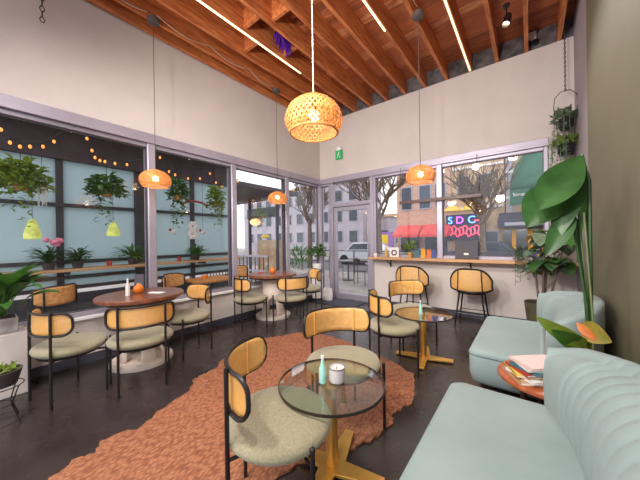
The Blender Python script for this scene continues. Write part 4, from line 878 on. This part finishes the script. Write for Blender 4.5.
b3 = building('tan shop building with the round green awning across the street', 2.95, 9, 13, 10, W['tanfac'], [(2.6, 3.4, 5.4, 6.9), (.2, .5, .5, 2), (3.6, 4.4, 5.4, 6.9), (.3, 1.1, 6.2, 7.6)])
for z_ in (3.6, 5.0, 7.9): MB().box(-3.0, 3.0, -.12, -.0, z_, z_ + .14).build('string_course', W['white'], b3)
for x in (-2.85, -1.9): MB().box(x - .14, x + .14, -.1, 0, 2.8, 9.5).build('pilaster', W['greyfac'], b3)
for z_ in (3.2, 5.6): MB().box(-1.3, 1.3, -.12, -.0, z_, z_ + .12).build('string_course', W['white'], b2)
b4 = building('long lilac-grey block with rows of windows, left of the brick corner shop', -26, -8.2, 17, 7, W['greyfac'], [(1 + 1.7 * k, 2 + 1.7 * k, 1.2 + 2 * j, 2.4 + 2 * j) for k in range(10) for j in range(3)])
b5 = building('low grey building far down the street behind the bare tree', -7.9, -3.6, 19, 3.6, W['greyfac'], [(.4, 1.4, 1, 2.4), (2, 3, 1, 2.4)])
for i, (xa, xb, lb) in enumerate(((-3.2, -1.55, 'coral sloped awning on the left half of the brick shop'), (-1.45, .15, 'coral sloped awning on the right half of the brick shop'))):
    t = thing('awning', lb, 'awning', ((xa + xb) / 2, 12.9, 1.5)); w_ = (xb - xa) / 2
    m = MB(); m.prism([(0, .75), (-1.0, .12), (-1.0, .0), (0, .0)], -w_, w_, Matrix(((0, 0, 1, 0), (1, 0, 0, 0), (0, 1, 0, 0), (0, 0, 0, 1)))); m.build('canvas', W['redawn'], t, smooth=False)
    MB().box(-w_ - .01, w_ + .01, -1.02, -1.0, -.06, .1).build('valance', W['redawn'], t)
t = thing('neon_sign', 'blue and violet neon lettering over red neon on the tan shop', 'sign', (.95, 12.85, 1.2))
MB().box(-1.05, 1.05, -.06, .0, 0, 1.55).build('backing', W['navy'], t)
text('lettering', 'S', .6, W['neonb'], t, (-.8, -.1, 1.2), (R(90), 0, 0), .02); text('lettering', 'D', .6, W['neonp'], t, (-.28, -.1, 1.2), (R(90), 0, 0), .02); text('lettering', 'C', .6, W['neonb'], t, (.35, -.1, 1.2), (R(90), 0, 0), .02)
MB().box(.5, 1.0, -.11, -.08, 1.12, 1.2).build('dash', W['neonr'], t)
m = MB(); rn = random.Random(4)
for k in range(9):
    cx, cz = -.8 + .2 * k, .55 + .1 * math.sin(k * 2.1); m.tube([(cx + (.12 + .03 * math.sin(q * 3)) * math.cos(q), -.1, cz + .25 * math.sin(q)) for q in [j * .7 for j in range(9)]], .03, 6, True)
m.build('red_loops', W['neonr'], t)
for x, lb in ((.4, 'pale yellow shop parasol above the blue end of the neon sign'), (1.35, 'pale yellow shop parasol above the red end of the neon sign')):
    t = thing('shop_parasol', lb, 'umbrella', (x, 12.2, 2.9)); MB().lathe([(.0, .42), (.2, .34), (.5, .08), (.52, 0), (.48, .02), (0, .36)], 20).build('canopy', W['yellow'], t); MB().tube([(0, 0, .4), (0, .72, .6)], .02, 6).build('arm', W['dframe'], t)
t = thing('awning', 'green half-round shop awning with white lettering', 'awning', (4.4, 12.9, 2.95))
m = MB(); rows = []
for i in range(13):
    a = math.pi / 2 * i / 12; rows.append([(-1.2 + 1.6 * (1 - math.cos(a)), -1.3 * math.cos(a), .75 + 2.4 * math.sin(a)), (1.6, -1.3 * math.cos(a), .75 + 2.4 * math.sin(a))])
m.sheet(rows); m.build('canvas', W['greenawn'], t, solid=.03); MB().box(-1.2, 1.6, -1.33, -1.28, 0.0, .78).build('valance', W['greenawn'], t)
text('lettering', 'Scratch & Sew', .24, W['white'], t, (-.38, -1.36, .52), (R(90), 0, 0), .006)
t = thing('awning', 'dark navy flat shop awning under the green one', 'awning', (3.95, 12.9, 1.75)); m = MB(); m.prism([(0, .95), (-1.1, .5), (-1.1, .1), (0, .1)], -1.3, 1.5, Matrix(((0, 0, 1, 0), (1, 0, 0, 0), (0, 1, 0, 0), (0, 0, 0, 1)))); m.build('canvas', W['navy'], t, smooth=False); MB().box(-1.0, 1.2, -1.13, -1.1, .2, .36).build('stripe', W['greyfac'], t)
t = thing('shopfront', 'orange and yellow framed shopfront under the navy awning', 'shopfront', (4.0, 12.8, -.14))
MB().box(-1.2, 1.5, 0, .08, 0, 1.9).build('glazing', W['winglass'], t)
for x in (-.7, .0, .55, 1.2): MB().box(x - .09, x + .09, -.08, 0, .5, 1.9).build('pillar', W['mustard'], t)
MB().box(-.8, 1.5, -.09, 0, .45, .62).build('sill', W['mustard'], t)
def tree(label, loc, h, r, seed, depth=5, spread=.5, lean=0):
    t = thing('bare_tree', label, 'tree', loc); rn = random.Random(seed); tr = MB(); br = MB()
    tr.tube([(0, 0, 0), (.02, 0, h * .5), (lean, 0, h)], [r, r * .8, r * .65], 10); tr.build('trunk', W['bark'], t)
    def grow(p, d, L, rad, k):
        pts = [p]; q = p.copy(); dd = d.copy()
        for i in range(3): dd = (dd + Vector((rn.uniform(-.22, .22), rn.uniform(-.22, .22), rn.uniform(-.05, .16)))).normalized(); q = q + dd * L / 3; pts.append(q.copy())
        br.tube(pts, [rad, rad * .85, rad * .7, rad * .55], 5)
        if k > 0:
            for i in range(4 if k > 1 else 5):
                a = rn.uniform(0, 6.28); nd = (dd + spread * Vector((math.cos(a), math.sin(a), rn.uniform(-.1, .5)))).normalized(); grow(pts[-1 - (i % 3)], nd, L * rn.uniform(.6, .85), rad * .6, k - 1)
    for i in range(5):
        a = i * 1.2566 + rn.uniform(-.3, .3); grow(Vector((lean, 0, h * rn.uniform(.85, 1))), Vector((.75 * math.cos(a), .75 * math.sin(a), 1)).normalized(), h * .42, r * .45, depth - 2)
    br.build('branches', W['bark'], t)
tree('bare street tree behind the charcoal board on the ledge', (2.75, 5.0, -.14), 2.0, .12, 3, 5, .7)
tree('bare street tree seen through the door and its right window', (-.5, 4.2, -.14), 2.5, .14, 8, 5, .75)
tree('bare street tree seen through the corner window bay', (-5.4, 6.0, -.14), 2.6, .15, 15, 5, .75)
def car(label, loc, rz, m):
    t = thing('car', label, 'car', loc, rz); b = MB()
    prof = [(-2.1, .35), (-2.1, .75), (-1.9, .88), (-1.2, .95), (-.7, 1.4), (.7, 1.42), (1.25, .98), (2.0, .85), (2.12, .6), (2.1, .35)]
    b.prism(prof, -.8, .8, Matrix(((1, 0, 0, 0), (0, 0, 1, 0), (0, 1, 0, 0), (0, 0, 0, 1)))); b.build('body', m, t, bevel=.06)
    g = MB(); g.prism([(-1.05, .98), (-.64, 1.34), (.64, 1.36), (1.1, 1.0)], -.81, .81, Matrix(((1, 0, 0, 0), (0, 0, 1, 0), (0, 1, 0, 0), (0, 0, 0, 1)))); g.build('side_glass', W['winglass'], t, smooth=False)
    for x in (-1.35, 1.35):
        for y in (-.72, .72): w_ = MB(); w_.lathe([(0, -.1), (.25, -.1), (.32, -.08), (.32, .08), (.25, .1), (0, .1)], 20); w_.bm.transform(Matrix.Translation((x, y, .32)) @ Matrix.Rotation(R(90), 4, 'X')); w_.build('wheel', W['rubber'], t)
car('pale silver car parked beyond the door, across the street', (-4.2, 10.4, -.26), 0, W['car'])
car('navy car parked before the orange shopfront', (2.2, 10.4, -.26), 0, W['navy'])
t = thing('street_sign', 'yellow street sign on a slim pole outside the door', 'sign', (-3.2, 9.0, -.14)); MB().tube([(0, 0, 0), (0, 0, 2.5)], .035, 8).build('pole', W['steel'], t); MB().box(-.3, .3, -.06, -.04, 1.75, 2.5).build('panel', W['gold2'], t)
t = thing('poster_board', 'violet poster board with a yellow panel across the street', 'sign', (-4.6, 13.0, -.14)); MB().box(-1.0, 1.0, 0, .1, .8, 2.0).build('panel', W['purpl'], t); MB().box(-.1, .6, -.03, 0, 1.1, 1.8).build('notice', W['gold2'], t)
for x in (-.9, .9): MB().box(x - .05, x + .05, 0, .08, 0, .8).build('post', W['dframe'], t)
def bistro(label, loc, first=[]):
    if first: return dup(first[0], loc, 0, label)
    t = thing('bistro_table', label, 'table', loc, 0, 'sidewalk bistro tables'); first.append(t)
    MB().lathe([(0, .71), (.34, .71), (.34, .735), (0, .735)], 24).build('tabletop', W['steel'], t); MB().lathe([(0, .03), (.025, .03), (.025, .71), (0, .71)], 10).build('column', W['dframe'], t); MB().lathe([(0, 0), (.22, 0), (.2, .03), (0, .03)], 20).build('base', W['dframe'], t)
bistro('round steel bistro table on the sidewalk beyond the door, nearer', (.15, 2.6, -.14)); bistro('round steel bistro table on the sidewalk beyond the door, farther', (-1.3, 3.3, -.14))
def schair(label, loc, rz, first=[]):
    if first: return dup(first[0], loc, rz, label)
    t = thing('sidewalk_chair', label, 'chair', loc, rz, 'sidewalk metal chairs'); first.append(t)
    MB().box(-.2, .2, -.2, .2, .44, .47).build('seat', W['dframe'], t, bevel=.005); MB().box(-.2, .2, -.21, -.18, .62, .86).build('backrest', W['dframe'], t, bevel=.005)
    for sx in (-.18, .18): MB().tube([(sx, -.195, 0), (sx, -.195, .86)], .013, 6).build('leg', W['dframe'], t); MB().tube([(sx, .18, 0), (sx, .18, .44)], .013, 6).build('leg', W['dframe'], t)
schair('dark metal chair left of the nearer sidewalk bistro table', (-.45, 2.75, -.14), R(-80)); schair('dark metal chair right of the nearer sidewalk bistro table', (.75, 2.6, -.14), R(95)); schair('dark metal chair beside the farther sidewalk bistro table', (-1.9, 3.4, -.14), R(-90))
t = thing('sidewalk_railing', 'slim dark railing along the sidewalk edge outside', 'railing', (0, 4.9, -.14))
for z_ in (.5, 1.0): MB().box(-6, 8, -.02, .02, z_ - .02, z_ + .02).build('rail', W['dframe'], t)
for k in range(15): MB().box(-6 + k - .02, -6 + k + .02, -.02, .02, 0, 1.0).build('post', W['dframe'], t)
